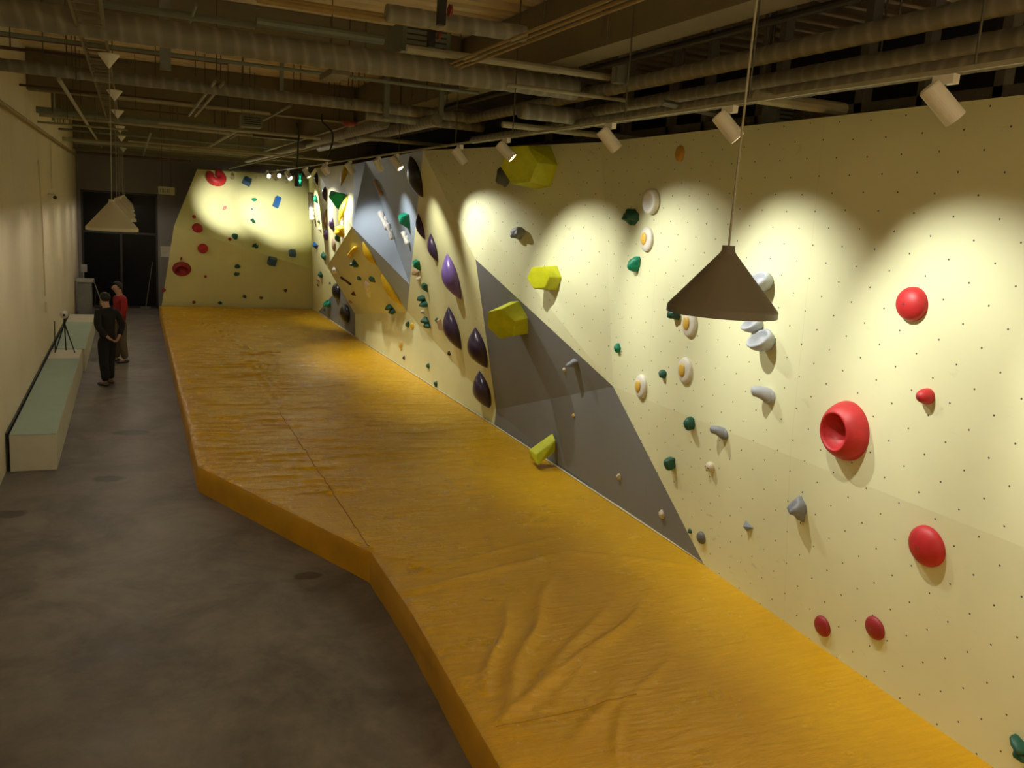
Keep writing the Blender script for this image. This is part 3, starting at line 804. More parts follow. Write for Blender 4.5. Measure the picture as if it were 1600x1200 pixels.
# --- long right-hand wall
for a in [
 (850, 263, 'hex', 'lime', .58, .52, .40, 'biggest lime yellow hexagonal volume, high on the wall', 0, 'volume'),
 (790, 277, 'blob', 'dgrey', .20, .26, .14, 'grey-brown hold half hidden behind the biggest hexagon', 0, 'climbing_hold'),
 (812, 365, 'rock', 'grey', .24, .16, .12, 'grey jug hold alone between the two upper hexagons', 0, 'climbing_hold'),
 (864, 435, 'hex', 'lime', .36, .31, .24, 'smallest lime yellow hexagonal volume in the light pool', 0, 'volume'),
 (812, 496, 'hex', 'lime', .54, .48, .30, 'lime yellow hexagonal volume on the dark grey triangle', 0, 'volume'),
 (899, 567, 'rock', 'grey', .16, .10, .10, 'small grey hold on the dark grey triangle', 0, 'climbing_hold'),
 (882, 577, 'blob', 'cream', .06, .05, .03, 'tiny cream foothold on the dark grey triangle', 0, 'climbing_hold'),
 (897, 649, 'blob', 'yolk', .05, .05, .03, 'tiny yellow foothold on the lower grey panel', 0, 'climbing_hold'),
 (990, 339, 'rock', 'dgreen', .22, .17, .12, 'dark green hold left of the chalky white ring', 0, 'climbing_hold'),
 (1021, 315, 'ringdisc', 'egg', .28, .27, .07, 'chalky white ring-shaped hold high on the wall', 0, 'climbing_hold'),
 (1063, 240, 'dome', 'orange', .16, .16, .04, 'orange-brown disc hold near the top edge', 0, 'climbing_hold'),
 (1012, 374, 'egg', 'egg', .26, .27, .05, 'pale egg-shaped hold with yellow centre between two green ones', 0, 'climbing_hold'),
 (995, 412, 'blob', 'green', .18, .17, .11, 'bright green hold below the egg-shaped one', 0, 'climbing_hold'),
 (967, 544, 'blob', 'green', .10, .10, .06, 'small bright green hold just right of the grey triangle', 0, 'climbing_hold'),
 (1038, 585, 'blob', 'dgreen', .09, .09, .06, 'small green hold between the two lower egg-shaped holds', 0, 'climbing_hold'),
 (1072, 579, 'egg', 'egg', .25, .27, .05, 'egg-shaped hold with yellow centre right of the small green hold', 0, 'climbing_hold'),
 (1003, 604, 'egg', 'egg', .24, .27, .05, 'egg-shaped hold with yellow centre by the corner of the grey triangle', 0, 'climbing_hold'),
 (1079, 506, 'egg', 'egg', .25, .27, .05, 'egg-shaped hold partly hidden behind the near pendant lamp', 0, 'climbing_hold'),
 (1057, 490, 'blob', 'dgreen', .16, .12, .10, 'green hold mostly hidden behind the rim of the near lamp', 0, 'climbing_hold'),
 (1196, 445, 'cup', 'lgrey', .24, .18, .16, 'pale grey hold peeking out right of the near lamp', 0, 'climbing_hold'),
 (1184, 511, 'cup', 'lgrey', .17, .15, .13, 'small pale grey cup hold just under the near lamp', 0, 'climbing_hold'),
 (1199, 537, 'cup', 'lgrey', .23, .20, .15, 'large pale grey cup hold below the small cup hold', 0, 'climbing_hold'),
 (1203, 620, 'horn', 'lgrey', .17, .14, .13, 'pale grey horn hold below the cup holds', 0, 'climbing_hold'),
 (1081, 661, 'rock', 'dgreen', .14, .13, .10, 'dark green hold on the fold line of the wall', 0, 'climbing_hold'),
 (1131, 678, 'horn', 'grey', .15, .11, .10, 'grey thumb-shaped hold on the fold line', 0, 'climbing_hold'),
 (1051, 723, 'blob', 'dgreen', .12, .15, .10, 'dark green oval hold beside the edge of the grey panel', 0, 'climbing_hold'),
 (1112, 730, 'skull', 'cream', .11, .11, .06, 'cream hold with dark pockets on the lower cream panel', 0, 'climbing_hold'),
 (968, 745, 'skull', 'cream', .07, .08, .04, 'small cream hold low on the grey panel, left of a larger cream one', 0, 'climbing_hold'),
 (1035, 804, 'skull', 'cream', .09, .10, .04, 'larger cream hold with pockets low on the grey panel', 0, 'climbing_hold'),
 (1079, 830, 'blob', 'dgreen', .05, .05, .03, 'tiny dark green foothold low on the grey panel', 0, 'climbing_hold'),
 (1097, 840, 'dome', 'dgrey', .13, .13, .05, 'grey disc hold at the low right tip of the grey panel', 0, 'climbing_hold'),
 (1171, 824, 'pyr', 'grey', .13, .12, .07, 'small pointed grey hold on the lower cream panel', 0, 'climbing_hold'),
 (1252, 797, 'rock', 'grey', .14, .19, .12, 'large dark grey hold on the lower cream panel', 0, 'climbing_hold'),
 (1427, 475, 'dome', 'red', .26, .24, .09, 'smooth red dome hold high at the right', 0, 'climbing_hold'),
 (1450, 619, 'dome', 'red', .12, .11, .09, 'small red ball hold right of the big red ring hold', 0, 'climbing_hold'),
 (1325, 673, 'ufo', 'red', .45, .46, .145, 'big red ring-shaped hold with a deep round pocket', 0, 'climbing_hold'),
 (1450, 853, 'dome', 'red', .30, .29, .09, 'red dome hold on the lower right, the largest plain dome', 0, 'climbing_hold'),
 (1286, 978, 'dome', 'darkred', .18, .175, .05, 'dark red dome hold near the mat, left of a pair', 0, 'climbing_hold'),
 (1368, 981, 'dome', 'darkred', .19, .18, .05, 'dark red dome hold near the mat, right of a pair', 0, 'climbing_hold'),
 (1599, 1172, 'double', 'dgreen', .16, .11, .08, 'dark green hold at the lower right corner of the view', -.5, 'climbing_hold'),
]:
    hold(*a[:8], g='L', rot=a[8], name=a[9], bolt=a[3] in ('red', 'darkred') and a[2] == 'dome', cat='climbing volume' if a[9] == 'volume' else 'climbing hold')
# the fourth lime volume leans between grey panel and mat
vt = hit(866, 690); _, p4, n4 = vt
b = B()
pts4 = [atx(826, 703, 4.98), atx(863, 677, 5.28), atx(868, 688, 5.28), atx(838, 710, 4.98), atx(840, 727, 4.98), atx(867, 706, 5.28)]
q0, q1, q2, q3, q4, q5 = pts4
inner0 = atx(829, 716, 5.06); inner0.z = max(inner0.z, ZM+.02); inner1 = q1+V((.03, .05, -.12))
vs_ = [b.verts.new(V((q.x, q.y, max(q.z, ZM+.015)))) for q in (q0, q1, q2, q3, q4, q5, inner0, inner1)]
bmesh.ops.convex_hull(b, input=vs_)
bmesh.ops.bevel(b, geom=b.edges[:], offset=.006, segments=2, affect='EDGES')
tag(obj('volume', b, hm('lime')), 'lime yellow block volume sticking out over the mat from the lower grey panel', 'climbing volume', GROUPS['L'])

# ------------------------------------------------------------------ lights of the hall
SE = 225
def spot_head(loc, target, label, group, mat=M_bulb, energy=90, size=77, rail=True, color=(.98, .97, .86), blend=.9, railz=4.56):
    loc = V(loc); d = (V(target)-loc).normalized()
    root = empty('spotlight', loc, label, 'spotlight', group)
    a, b_, _ = frame_to(d)
    M_ = Matrix(((a.x, b_.x, d.x, loc.x), (a.y, b_.y, d.y, loc.y), (a.z, b_.z, d.z, loc.z), (0, 0, 0, 1)))
    b = B(); L = .10; r = .052
    lathe(b, [(0, -L), (r*.9, -L), (r, -L+.008), (r, L), (r-.004, L), (r-.006, L-.03), (r-.006, -L+.02)], 28, M_, cap1=False)
    hs = obj('lamp_housing', b, M_white, root, smooth=False)
    b = B(); lathe(b, [(0, L-.028), (r-.008, L-.028), (r-.008, L-.032), (0, L-.032)], 24, M_); obj('lens', b, mat, hs)
    b = B(); tube(b, [loc, V((loc.x, loc.y, railz-.05))], .009, 8); obj('stem', b, M_strut, root)
    b = B(); box(b, loc.x-.02, loc.x+.02, loc.y-.06, loc.y+.06, railz-.06, railz-.015); obj('adaptor', b, M_white, root)
    ld = bpy.data.lights.new('spot_beam', 'SPOT'); ld.energy = energy; ld.spot_size = math.radians(size); ld.spot_blend = blend
    ld.color = color; ld.shadow_soft_size = .03
    lo = bpy.data.objects.new('spot_beam', ld); col.objects.link(lo)
    lo.matrix_world = Matrix(((a.x, -b_.x, -d.x, 0), (a.y, -b_.y, -d.y, 0), (a.z, -b_.z, -d.z, 0), (0, 0, 0, 1)))
    lo.location = loc+d*(L+.005)
    lo.parent = root; lo.matrix_parent_inverse = root.matrix_basis.inverted()
    return root
TX = 3.5
heads = [(1472, 162, (1790, 560), 'nearest white spotlight on the ceiling track'), (1137, 200, (1530, 500), 'white spotlight hanging just left of the near pendant cord'),
         (952, 217, (1235, 430), 'white spotlight above the bare cream wall left of the pendant cord'), (790, 240, (1068, 410), 'white spotlight beside the biggest lime hexagon'),
         (718, 247, (925, 420), 'white spotlight left of the biggest lime hexagon'), (592, 242, (690, 395), 'white spotlight above the blue-grey prow'),
         (547, 254, (640, 350), 'white spotlight at the left top edge of the prow')]
TG = 'white track spotlights along the climbing wall'
RZ = 4.45
for px, py, tp, lb in heads:
    p = atx(px, py, TX); p.z = 4.31
    h_ = hit(*tp); tg_ = h_[1]+V((0, 0, -.65)) if h_ else V((5.12, p.y-.5, 3.2))
    if px == 1472: tg_ = V((5.05, 2.3, 2.6))
    spot_head(p, tg_, lb, TG, energy=SE*(.7 if px < 600 else 1), railz=RZ)
for y_, tp, lb in ((12.5, (775, 395), 'white spotlight hidden behind the ducts before the prow'), (17.6, (600, 370), 'white spotlight past the prow top corner'), (19.6, (541, 330), 'white spotlight over the far streaks'), (22.0, (520, 330), 'white spotlight farther along the streaks'), (24.3, (498, 330), 'white spotlight close to the far corner')):
    h_ = hit(*tp)
    spot_head((TX, y_, 4.31), h_[1]+V((0, 0, -.5)), lb, TG, energy=SE*(1.4 if y_ > 19 else .4 if y_ > 15 else 1), railz=RZ)
for x_, lb in ((2.68, 'white spotlight aimed at the far end wall above the red holds'), (4.2, 'white spotlight aimed at the far end wall above the blue block')):
    spot_head((x_, 26.7, 4.3), (x_+.05, 28.6, 3.42), lb, 'white spotlights aimed at the far end wall', energy=260 if x_ < 3 else 340, size=66, blend=.9, railz=RZ)
for px, py, lb in ((418, 274, 'glowing spotlight, leftmost of the bright lamps near the far corner'), (434, 273, 'glowing spotlight, middle one of the bright lamps near the far corner'), (452, 278, 'glowing spotlight, right one of the bright lamps near the far corner'), (510, 264, 'glowing spotlight alone above the far left section')):
    p = atz(px, py, 4.31)
    spot_head(p, hit(541, 345)[1] if px < 500 else hit(575, 360)[1], lb, 'glowing spotlights facing the prow', mat=M_bulbw, energy=26, color=(.93, .96, 1), size=46, railz=RZ)
# rails
def rail(name, a, c, label, cat='track', w=.022, h=.022, mat=M_pipe):
    a, c = V(a), V(c); d = (c-a).normalized(); L = (c-a).length
    x_, y_, _ = frame_to(d)
    M_ = Matrix(((x_.x, y_.x, d.x, a.x), (x_.y, y_.y, d.y, a.y), (x_.z, y_.z, d.z, a.z), (0, 0, 0, 1)))
    b = B(); box(b, -w/2, w/2, -h/2, h/2, 0, L, M_)
    return tag(obj(name, b, mat), label, cat)
rail('track_rail', (TX, -1, 4.45), (TX, 26, 4.45), 'long white light track running parallel to the climbing wall')
rail('track_rail', (2.4, 26.7, 4.45), (4.4, 26.7, 4.45), 'short white light track in front of the far end wall')
rail('track_rail', (2.6, 13.5, 4.5), (2.6, 26.8, 4.5), 'thin pale light track running toward the red U-shaped hold')

# ------------------------------------------------------------------ pendant lamps
def pendant(x, y, zb, label, ztop, cup_=True, dia=.48, mat=M_lampg2, tilt=0., lit=0):
    root = empty('pendant_lamp', (x, y, zb), label, 'lamp', 'cone pendant lamps')
    r = dia/2; hgt = .30; T = Matrix.Translation((x, y, zb)) @ Matrix.Rotation(tilt, 4, 'Y')
    b = B()
    lathe(b, [(r, 0), (r, .026), (r-.004, .034), (.036, hgt-.035), (.028, hgt-.02), (.028, hgt), (0, hgt)], 64, T, cap0=False)
    lathe(b, [(r-.004, .0), (r-.006, .024), (.03, hgt-.05), (0, hgt-.05)], 64, T, cap0=False)
    lathe(b, [(r, 0), (r-.004, 0)], 64, T, cap0=False, cap1=False)
    sh = obj('lamp_shade', b, mat, root, smooth=False)
    b = B(); bmesh.ops.create_uvsphere(b, u_segments=16, v_segments=10, radius=.035); b.transform(T @ Matrix.Translation((0, 0, .09)))
    obj('bulb', b, M_lampin, sh, smooth=True)
    b = B(); tube(b, [V((x, y, zb+hgt)), V((x+.004, y, (zb+ztop)/2)), V((x, y, ztop))], .005, 6); obj('cord', b, M_pipe, root)
    if lit:
        ld = bpy.data.lights.new('lamp_bulb', 'POINT'); ld.energy = lit; ld.color = (1, .88, .72); ld.shadow_soft_size = .04
        lo = bpy.data.objects.new('lamp_bulb', ld); col.objects.link(lo); lo.location = (x, y, zb+.02)
        lo.parent = root; lo.matrix_parent_inverse = root.matrix_basis.inverted()
    if cup_:
        b = B(); lathe(b, [(.005, -.13), (.02, -.11), (.095, -.01), (.095, 0), (0, 0)], 24, Matrix.Translation((x, y, ztop))); obj('canopy', b, M_white, root)
    return root
_p = aty(1127, 491, 3.16)
pendant(_p.x, 3.16, _p.z, 'taupe cone pendant lamp hanging near in front of the climbing wall', ZC, False, mat=M_lampg)
rowy = [9.6, 12.9, 15.9, 19.6, 22.9, 26.2, 29.0]
rl = ['nearest of the row of cone pendant lamps along the left wall', 'second cone pendant lamp in the row along the left wall', 'third cone pendant lamp in the row along the left wall',
      'fourth cone pendant lamp in the row along the left wall', 'fifth cone pendant lamp in the row along the left wall', 'sixth cone pendant lamp in the row along the left wall', 'farthest cone pendant lamp by the dark glass door']
for y_, lb in zip(rowy, rl): pendant(-.17, y_, 3.27, lb, 4.93, lit=17)

# ------------------------------------------------------------------ services under the ceiling
def beam(name, x0, x1, y0, y1, z0, z1, label, web=None):
    """I-section: web + flanges; long axis is the longer horizontal side"""
    b = B()
    if (x1-x0) > (y1-y0):
        ym = (y0+y1)/2
        box(b, x0, x1, y0, y1, z0, z0+.03); box(b, x0, x1, y0, y1, z1-.03, z1); box(b, x0, x1, ym-.015-(.06 if web else 0), ym+.015, z0+.03, z1-.03)
    else:
        xm = (x0+x1)/2
        box(b, x0, x1, y0, y1, z0, z0+.03); box(b, x0, x1, y0, y1, z1-.03, z1); box(b, xm-.015, xm+.015, y0, y1, z0+.03, z1-.03)
    return tag(obj(name, b, M_beam), label, 'beam')
def solid_beam(x0, x1, y0, y1, z0, z1, label):
    b = B(); box(b, x0, x1, y0, y1, z0, z1, bev=.01)
    box(b, x0-(.04 if x1-x0 < y1-y0 else 0), x1+(.04 if x1-x0 < y1-y0 else 0), y0-(.04 if x1-x0 > y1-y0 else 0), y1+(.04 if x1-x0 > y1-y0 else 0), z0-.02, z0)
    return tag(obj('ceiling_beam', b, M_beam), label, 'beam', 'deep beams under the deck')
solid_beam(3.92, 4.16, YN, YB, 5.22, ZC-.001, 'long deep beam running down the hall above the ducts')
solid_beam(XL, 3.86, 16.85, 17.1, 5.22, ZC-.001, 'deep cross beam in the middle of the hall')
solid_beam(XL, 3.86, 23.0, 23.25, 5.22, ZC-.001, 'deep cross beam toward the far end of the hall')
solid_beam(XL, XR, 29.6, 29.9, 4.85, ZC-.001, 'low dark cross beam right in front of the far wall')
solid_beam(XL, 3.86, 11.0, 11.2, 5.42, ZC-.001, 'cross beam behind the big duct')
solid_beam(4.2, XR, 13.2, 13.45, 5.3, ZC-.001, 'cross beam above the climbing wall')
def duct(p, q, r, label, mat=None, step=.16, name='spiral_duct', cat='duct', bend=None):
    p, q = V(p), V(q); mat = mat or (M_ductx if abs(q.x-p.x) > abs(q.y-p.y) else M_ducty)
    L = (q-p).length; n = max(4, int(L/step)); pts = []; rd = []
    for i in range(n):
        for f, k in ((0, .985), (.12, 1.0), (.5, 1.03), (.88, 1.0)):
            pts.append(p+(q-p)*((i+f)/n)); rd.append(r*k*(1+.012*math.sin(i*2.3)))
    pts.append(q); rd.append(r)
    b = B(); tube(b, pts, rd, 20)
    return tag(obj(name, b, mat, smooth=True), label, cat, 'wrapped ducts under the deck')
def xduct(pa, pm, pb, z, r, label, **k):
    y = atz(*pm, z).y; duct((atz(*pa, z).x, y, z), (atz(*pb, z).x, y, z), r, label, **k)
xduct((-60, 14), (400, 72), (905, 138), 5.0, .112, 'big wrapped duct crossing the hall nearest the viewer')
xduct((-60, 96), (400, 146), (740, 185), 5.0, .072, 'medium wrapped duct crossing behind the big one')
xduct((600, 170), (670, 190), (735, 203), 4.9, .065, 'short wrapped duct elbowing into the long ducts')
xduct((600, 22), (720, 38), (830, 50), 5.25, .07, 'upper wrapped duct crossing at the top of the view')
xduct((830, 168), (880, 180), (930, 190), 4.78, .085, 'short duct linking two long ducts')
def yduct(pa, pb, z, r, label, x=None, mat=None, step=.16, **k):
    a, c = atz(*pa, z), atz(*pb, z); x = (a.x+c.x)/2 if x is None else x
    duct((x, min(a.y, c.y), z), (x, max(a.y, c.y), z), r, label, mat=mat, step=step, **k)
yduct((700, 188), (1660, -6), 4.98, .066, 'highest long wrapped duct running above the climbing wall', x=4.42)
yduct((935, 178), (1660, 38), 4.86, .058, 'middle long wrapped duct running above the climbing wall', x=4.70)
yduct((700, 215), (1680, 70), 4.70, .052, 'lowest long wrapped duct just over the light track', x=4.5)
duct((3.3, 12.5, 4.85), (3.3, 22, 4.85), .085, 'far wrapped duct running toward the far wall, left one')
duct((3.75, 11.5, 4.86), (3.75, 19.5, 4.86), .08, 'far wrapped duct running toward the far wall, right one')
duct((3.0, 17.3, 4.74), (3.0, 26, 4.74), .07, 'distant thin duct near the far corner')
duct((6.15, -1, 4.45), (6.15, 18, 4.45), .25, 'dark round duct hidden behind the top of the climbing wall', mat=plain('dark_duct', (.05, .05, .045), .5))
def pipe(p, q, r, label, mat, name='pipe', cat='pipe', group='pipes and conduits under the deck'):
    b = B(); tube(b, [p, q], r, 10); return tag(obj(name, b, mat), label, cat, group)
def xpipe(pa, pb, z, r, label, mat, **k):
    a, c = atz(*pa, z), atz(*pb, z); y = (a.y+c.y)/2
    return pipe((a.x, y, z), (c.x, y, z), r, label, mat, **k)
xpipe((-30, 48), (355, 100), 5.1, .022, 'dark red pipe just below the big duct', M_piped)
xpipe((-30, 54), (760, 142), 5.05, .02, 'grey pipe running right beside the dark red pipe', M_pipeg)
xpipe((-30, 71), (200, 97), 5.3, .022, 'dark pipe between the two crossing ducts at the left', M_piped)
xpipe((640, 73), (962, 125), 5.08, .035, 'pale thick pipe crossing to the long beam', M_pipe)
xpipe((400, 34), (600, 62), 5.2, .045, 'grey-green pipe above the big duct', M_pipeg)
xpipe((400, 2), (740, 50), 5.2, .022, 'upper ochre conduit at the top of the view', M_pipey)
xpipe((400, -4), (745, 45), 5.26, .02, 'higher ochre conduit beside another at the top of the view', M_pipey)
xpipe((400, 60), (560, 78), 5.12, .015, 'thin ochre conduit behind the big duct', M_pipey)
xpipe((-20, 165), (395, 203), 5.0, .06, 'thick grey pipe crossing at the left below the middle beam', M_pipeg)
xpipe((-20, 172), (395, 211), 4.95, .03, 'thin pale pipe under the thick grey pipe', M_pipe)
xpipe((20, 187), (200, 203), 4.8, .02, 'thin pipe leaving the left wall beyond the grey pipe', M_pipe)
xpipe((250, 186), (540, 225), 4.85, .03, 'pale pipe crossing before the far track', M_pipe)
xpipe((70, 216), (420, 243), 4.85, .05, 'pale pipe crossing far down the hall', M_pipe)
xpipe((120, 226), (470, 249), 4.8, .03, 'thin pipe crossing near the far wall', M_pipeg)
xpipe((121, 239), (300, 252), 4.62, .04, 'dark pipe close to the far wall', M_piped)
xpipe((800, 130), (1040, 168), 4.9, .02, 'thin pale conduit under the upper long duct', M_pipe)
xpipe((780, 195), (1010, 218), 4.66, .035, 'pale pipe crossing just over the climbing wall', M_pipe)
xpipe((1190, 150), (1310, 172), 4.66, .05, 'pale crossing pipe above the climbing wall at the pendant cord', M_pipe)
xpipe((-20, 128), (300, 160), 5.15, .018, 'thin dark conduit low on the middle cross beam', M_piped)
xpipe((180, 150), (420, 178), 5.05, .02, 'pale conduit between the medium duct and the thick grey pipe', M_pipe)
xpipe((160, 168), (300, 178), 5.25, .012, 'thin dark line near the pendant canopies', M_piped)
xpipe((90, 200), (420, 232), 4.95, .028, 'olive pipe beyond the thick grey pipe', M_pipeg)
xpipe((200, 222), (480, 243), 4.7, .02, 'thin pale pipe low before the far wall', M_pipe)
xpipe((300, 232), (520, 250), 4.62, .025, 'pale pipe above the top of the far end wall', M_pipe)
xpipe((560, 215), (700, 228), 4.75, .03, 'short pale pipe above the prow', M_pipe)
xpipe((160, 8), (400, 38), 5.3, .035, 'grey pipe above the big duct at the upper left', M_pipeg)
for k_, (x_, y0_, y1_, z_, r_, lb_) in enumerate(((.55, 8.6, 11.0, 5.3, .016, 'left thin conduit running back over the big duct'), (1.9, 17.2, 26, 4.95, .03, 'pale pipe running toward the far wall in the middle'), (2.25, 14, 23, 5.1, .02, 'thin conduit running toward the far wall in the middle'),
        (-.75, 12, 29, 4.9, .025, 'pale pipe running toward the far wall beside the pendant row'), (.35, 17.3, 29, 4.72, .02, 'thin pipe running above the aisle to the far wall'))):
    pipe((x_, y0_, z_), (x_, y1_, z_), r_, lb_, M_pipe if k_ % 2 else M_pipeg)
for k_, dx in enumerate((0, .035, .07)):
    pipe((2.75+dx, 1.5, 5.02-.02*k_), (2.75+dx, 8.1, 5.02-.02*k_), .011, ['left conduit of the three running up to the right', 'middle conduit of the three running up to the right', 'right conduit of the three running up to the right'][k_], M_pipey)
pipe((XL+.1, 9, 4.62), (XL+.1, 29.5, 4.62), .03, 'brown pipe running along the top of the left wall', M_pipey)
pipe((.95, 11.5, 5.02), (.95, 16.7, 5.02), .018, 'thin bright conduit, left of a pair past the big duct', M_pipe)
pipe((1.05, 11.5, 5.02), (1.05, 16.7, 5.02), .018, 'thin bright conduit, right of a pair past the big duct', M_pipe)
pipe((4.25, -1, 5.16), (4.25, 14, 5.16), .03, 'black cable bundle lying above the highest long duct', M_black)
# cable tray along the pendant row
b = B()
for s_ in (-.1, .1): box(b, -.28+s_-.01, -.28+s_+.01, 3, 29, 4.95, 5.03)
y = 3.1
while y < 29: box(b, -.38, -.18, y, y+.03, 4.95, 4.965); y += .3
tag(obj('cable_tray', b, M_beam), 'dark ladder cable tray above the row of pendant lamps', 'cable tray')
# perforated strut bracket
b = B(); p = atz(1035, 160, 4.72); q = atz(1128, 180, 4.72); tube(b, [p, q], .03, 4); tag(obj('strut_channel', b, M_strut), 'bright steel strut channel below the middle long duct', 'bracket')
b = B(); p = atz(517, 115, 4.9); q = atz(552, 103, 4.9); box(b, min(p.x, q.x)-.05, max(p.x, q.x)+.05, p.y-.3, p.y+.3, 4.86, 4.92)
tag(obj('junction_tray', b, M_beam), 'flat brown plate hanging below the big duct', 'bracket')
# square drop posts
for (px, py, z0, w, lb) in ((970, 90, 4.98, .11, 'square grey post hanging from the long beam to the duct'), (258, 60, 4.86, .10, 'square post carrying the big duct at the left'), (604, 150, 4.85, .07, 'square post below the big duct'),
                            (440, 122, 5.0, .05, 'slim square post above the medium duct'), (690, 150, 4.9, .06, 'square post beside the long beam'), (36, 165, 4.98, .05, 'slim square post above the thick grey pipe at the left wall'), (82, 166, 4.98, .045, 'dark slim post right of the one at the left wall')):
    p = atz(px, py, (z0+ZC)/2-.2); p.x = max(p.x, XL+.12)
    b = B(); box(b, p.x-w/2, p.x+w/2, p.y-w/2, p.y+w/2, z0, ZC-.002); tag(obj('hanger_post', b, M_strut), lb, 'hanger post', 'posts hanging from the deck')
# threaded rods
rods = []
for px in (66, 175, 305, 345, 380, 470, 515, 545, 570, 645, 668, 700): rods.append((atz(px, 40+px*.12, 5.3), 5.0))
for px in (320, 378, 560, 625, 655): rods.append((atz(px, 125+px*.05, 5.3), 5.0))
for px in (14, 19, 26, 55, 61, 115): rods.append((atz(px, 160, 5.3), 4.95))
for px in (250, 266, 270, 277, 347, 352, 420, 425, 430): rods.append((atz(px, 180, 5.2), 4.9))
for yy in (4.4, 5.6, 6.8, 7.9): rods.append((V((4.42, yy, 0)), 5.04)); rods.append((V((4.70, yy+.4, 0)), 4.915))
for yy in (3.0, 4.6, 6.1, 8.3, 10.0, 12.4, 15.0): rods.append((V((TX, yy, 0)), 4.466))
for k_ in range(34): rods.append((V((-1.3+4.9*random.random(), 8.5+19*random.random(), 0)), 4.85+.2*random.random()))
rods += [(V((2.8, 4.3, 0)), 5.0), (V((2.8, 6.2, 0)), 5.0), (V((3.4, 6.4, 0)), 5.08), (V((3.45, 6.4, 0)), 5.08)]
b = B(); tube(b, [(0, 0, 0), (0, 0, 1)], .0065, 6)
proto = None
for p, z0 in rods:
    if p.x < XL+.1: p.x = XL+.1+.07*(len(col.objects) % 5)
    if proto is None:
        proto = o = tag(obj('hanger_rod', b, M_rod), 'thin dark threaded rod hanging from the steel deck', 'hanger rod', 'threaded rods under the deck')
    else:
        o = proto.copy(); col.objects.link(o)
    o.location = (p.x, p.y, z0); o.scale = (1, 1, ZC-z0-.002)
# black hanging cables and the exit sign
def cable(pts, r, label):
    b = B(); P_ = [V(p) for p in pts]; out = []
    for i in range(len(P_)-1):
        p0 = P_[max(0, i-1)]; p1 = P_[i]; p2 = P_[i+1]; p3 = P_[min(len(P_)-1, i+2)]
        for k in range(8):
            t_ = k/8
            out.append(.5*((2*p1)+(p2-p0)*t_+(2*p0-5*p1+4*p2-p3)*t_**2+(3*p1-p0-3*p2+p3)*t_**3))
    out.append(P_[-1]); tube(b, out, r, 8); return tag(obj('hanging_cable', b, M_black, smooth=True), label, 'cable')
YE = 14.0
cable([aty(463, 192, YE), aty(467, 208, YE), aty(466, 225, YE), aty(464, 262, YE)], .014, 'black cable dropping straight down to the green exit sign')
cable([aty(503, 178, YE), aty(504, 190, YE), aty(518, 205, YE), aty(520, 220, YE), aty(514, 238, YE), aty(508, 247, YE)], .014, 'black cable hanging in a curved loop right of the exit sign')
M_exit = emis('exit_green_panel', (.0, .10, .05), .5); M_exitg = emis('exit_green_symbol', (.05, .9, .45), 1.6)
sg = empty('exit_sign', aty(466, 281, YE), 'green lit exit sign hanging from a black cable', 'sign')
c_ = aty(466, 281, YE)
b = B(); box(b, c_.x-.035, c_.x+.035, c_.y-.15, c_.y+.15, c_.z-.1, c_.z+.1, bev=.004); obj('sign_housing', b, M_black, sg)
b = B(); box(b, c_.x-.028, c_.x+.028, c_.y-.153, c_.y-.1505, c_.z-.09, c_.z+.09); obj('sign_face', b, M_exit, sg)
b = B(); yv = c_.y-.1545
for q in ([(-.006, .06), (.006, .06), (.006, -.01), (-.006, -.01)], [(-.022, -.005), (.022, -.005), (0, -.06)]):
    f = [b.verts.new(V((c_.x+a_, yv, c_.z+z_))) for a_, z_ in q]; g_ = [b.verts.new(V((c_.x+a_, yv+.003, c_.z+z_))) for a_, z_ in q]
    b.faces.new(f); b.faces.new(g_[::-1])
    for i in range(len(q)): b.faces.new((f[i], g_[i], g_[(i+1) % len(q)], f[(i+1) % len(q)]))
obj('arrow_symbol', b, M_exitg, sg)
# pale box sign on two rods by the far wall
YS = 24.0; c_ = aty(260, 298, YS)
sg = empty('hanging_sign', c_, 'pale box sign hanging on thin rods in front of the grey far wall', 'sign')
b = B(); box(b, c_.x-.19, c_.x+.19, c_.y-.03, c_.y+.03, c_.z-.095, c_.z+.095, bev=.005); obj('sign_box', b, plain('pale_sign', (.40, .38, .27), .5), sg)
b = B()
for i_, (dx, w_) in enumerate(((-.15, .03), (-.10, .045), (-.04, .02), (.0, .04), (.055, .02))): box(b, c_.x+dx, c_.x+dx+w_, c_.y-.034, c_.y-.0305, c_.z-.05, c_.z+.05)
obj('sign_marks', b, plain('sign_grey', (.20, .19, .14), .6), sg)
b = B()
for dx in (-.1, .1): tube(b, [(c_.x+dx, c_.y, c_.z+.095), (c_.x+dx, c_.y, ZC-.002)], .005, 6)
obj('sign_rods', b, M_rod, sg)
# red alarm bell and sprinkler valve wheel
c_ = atz(546, 192, 4.9)
b = B(); lathe(b, [(0, -.06), (.07, -.05), (.11, -.01), (.11, .02), (0, .02)], 24, Matrix.Translation(c_)); tag(obj('alarm_bell', b, plain('bell_red', (.25, .03, .02), .4), smooth=True), 'red alarm bell under the far pipes', 'alarm')
for px, py, lb in ((690, 14, 'small red valve on the upper duct at the top of the view'), (674, 52, 'small red valve below the ochre conduits')):
    c_ = atz(px, py, 5.2); t_ = empty('valve', c_, lb, 'valve', 'red pipe valves')
    b = B(); box(b, c_.x-.03, c_.x+.03, c_.y-.03, c_.y+.03, c_.z-.12, c_.z+.1); obj('valve_body', b, M_black, t_)
    b = B(); lathe(b, [(.045, -.01), (.045, .01), (.02, .015), (0, .015)], 16, Matrix.Translation((c_.x+.07, c_.y, c_.z)) @ Matrix.Rotation(PI/2, 4, 'Y')); obj('hand_wheel', b, plain('wheel_red', (.22, .02, .02), .4), t_)
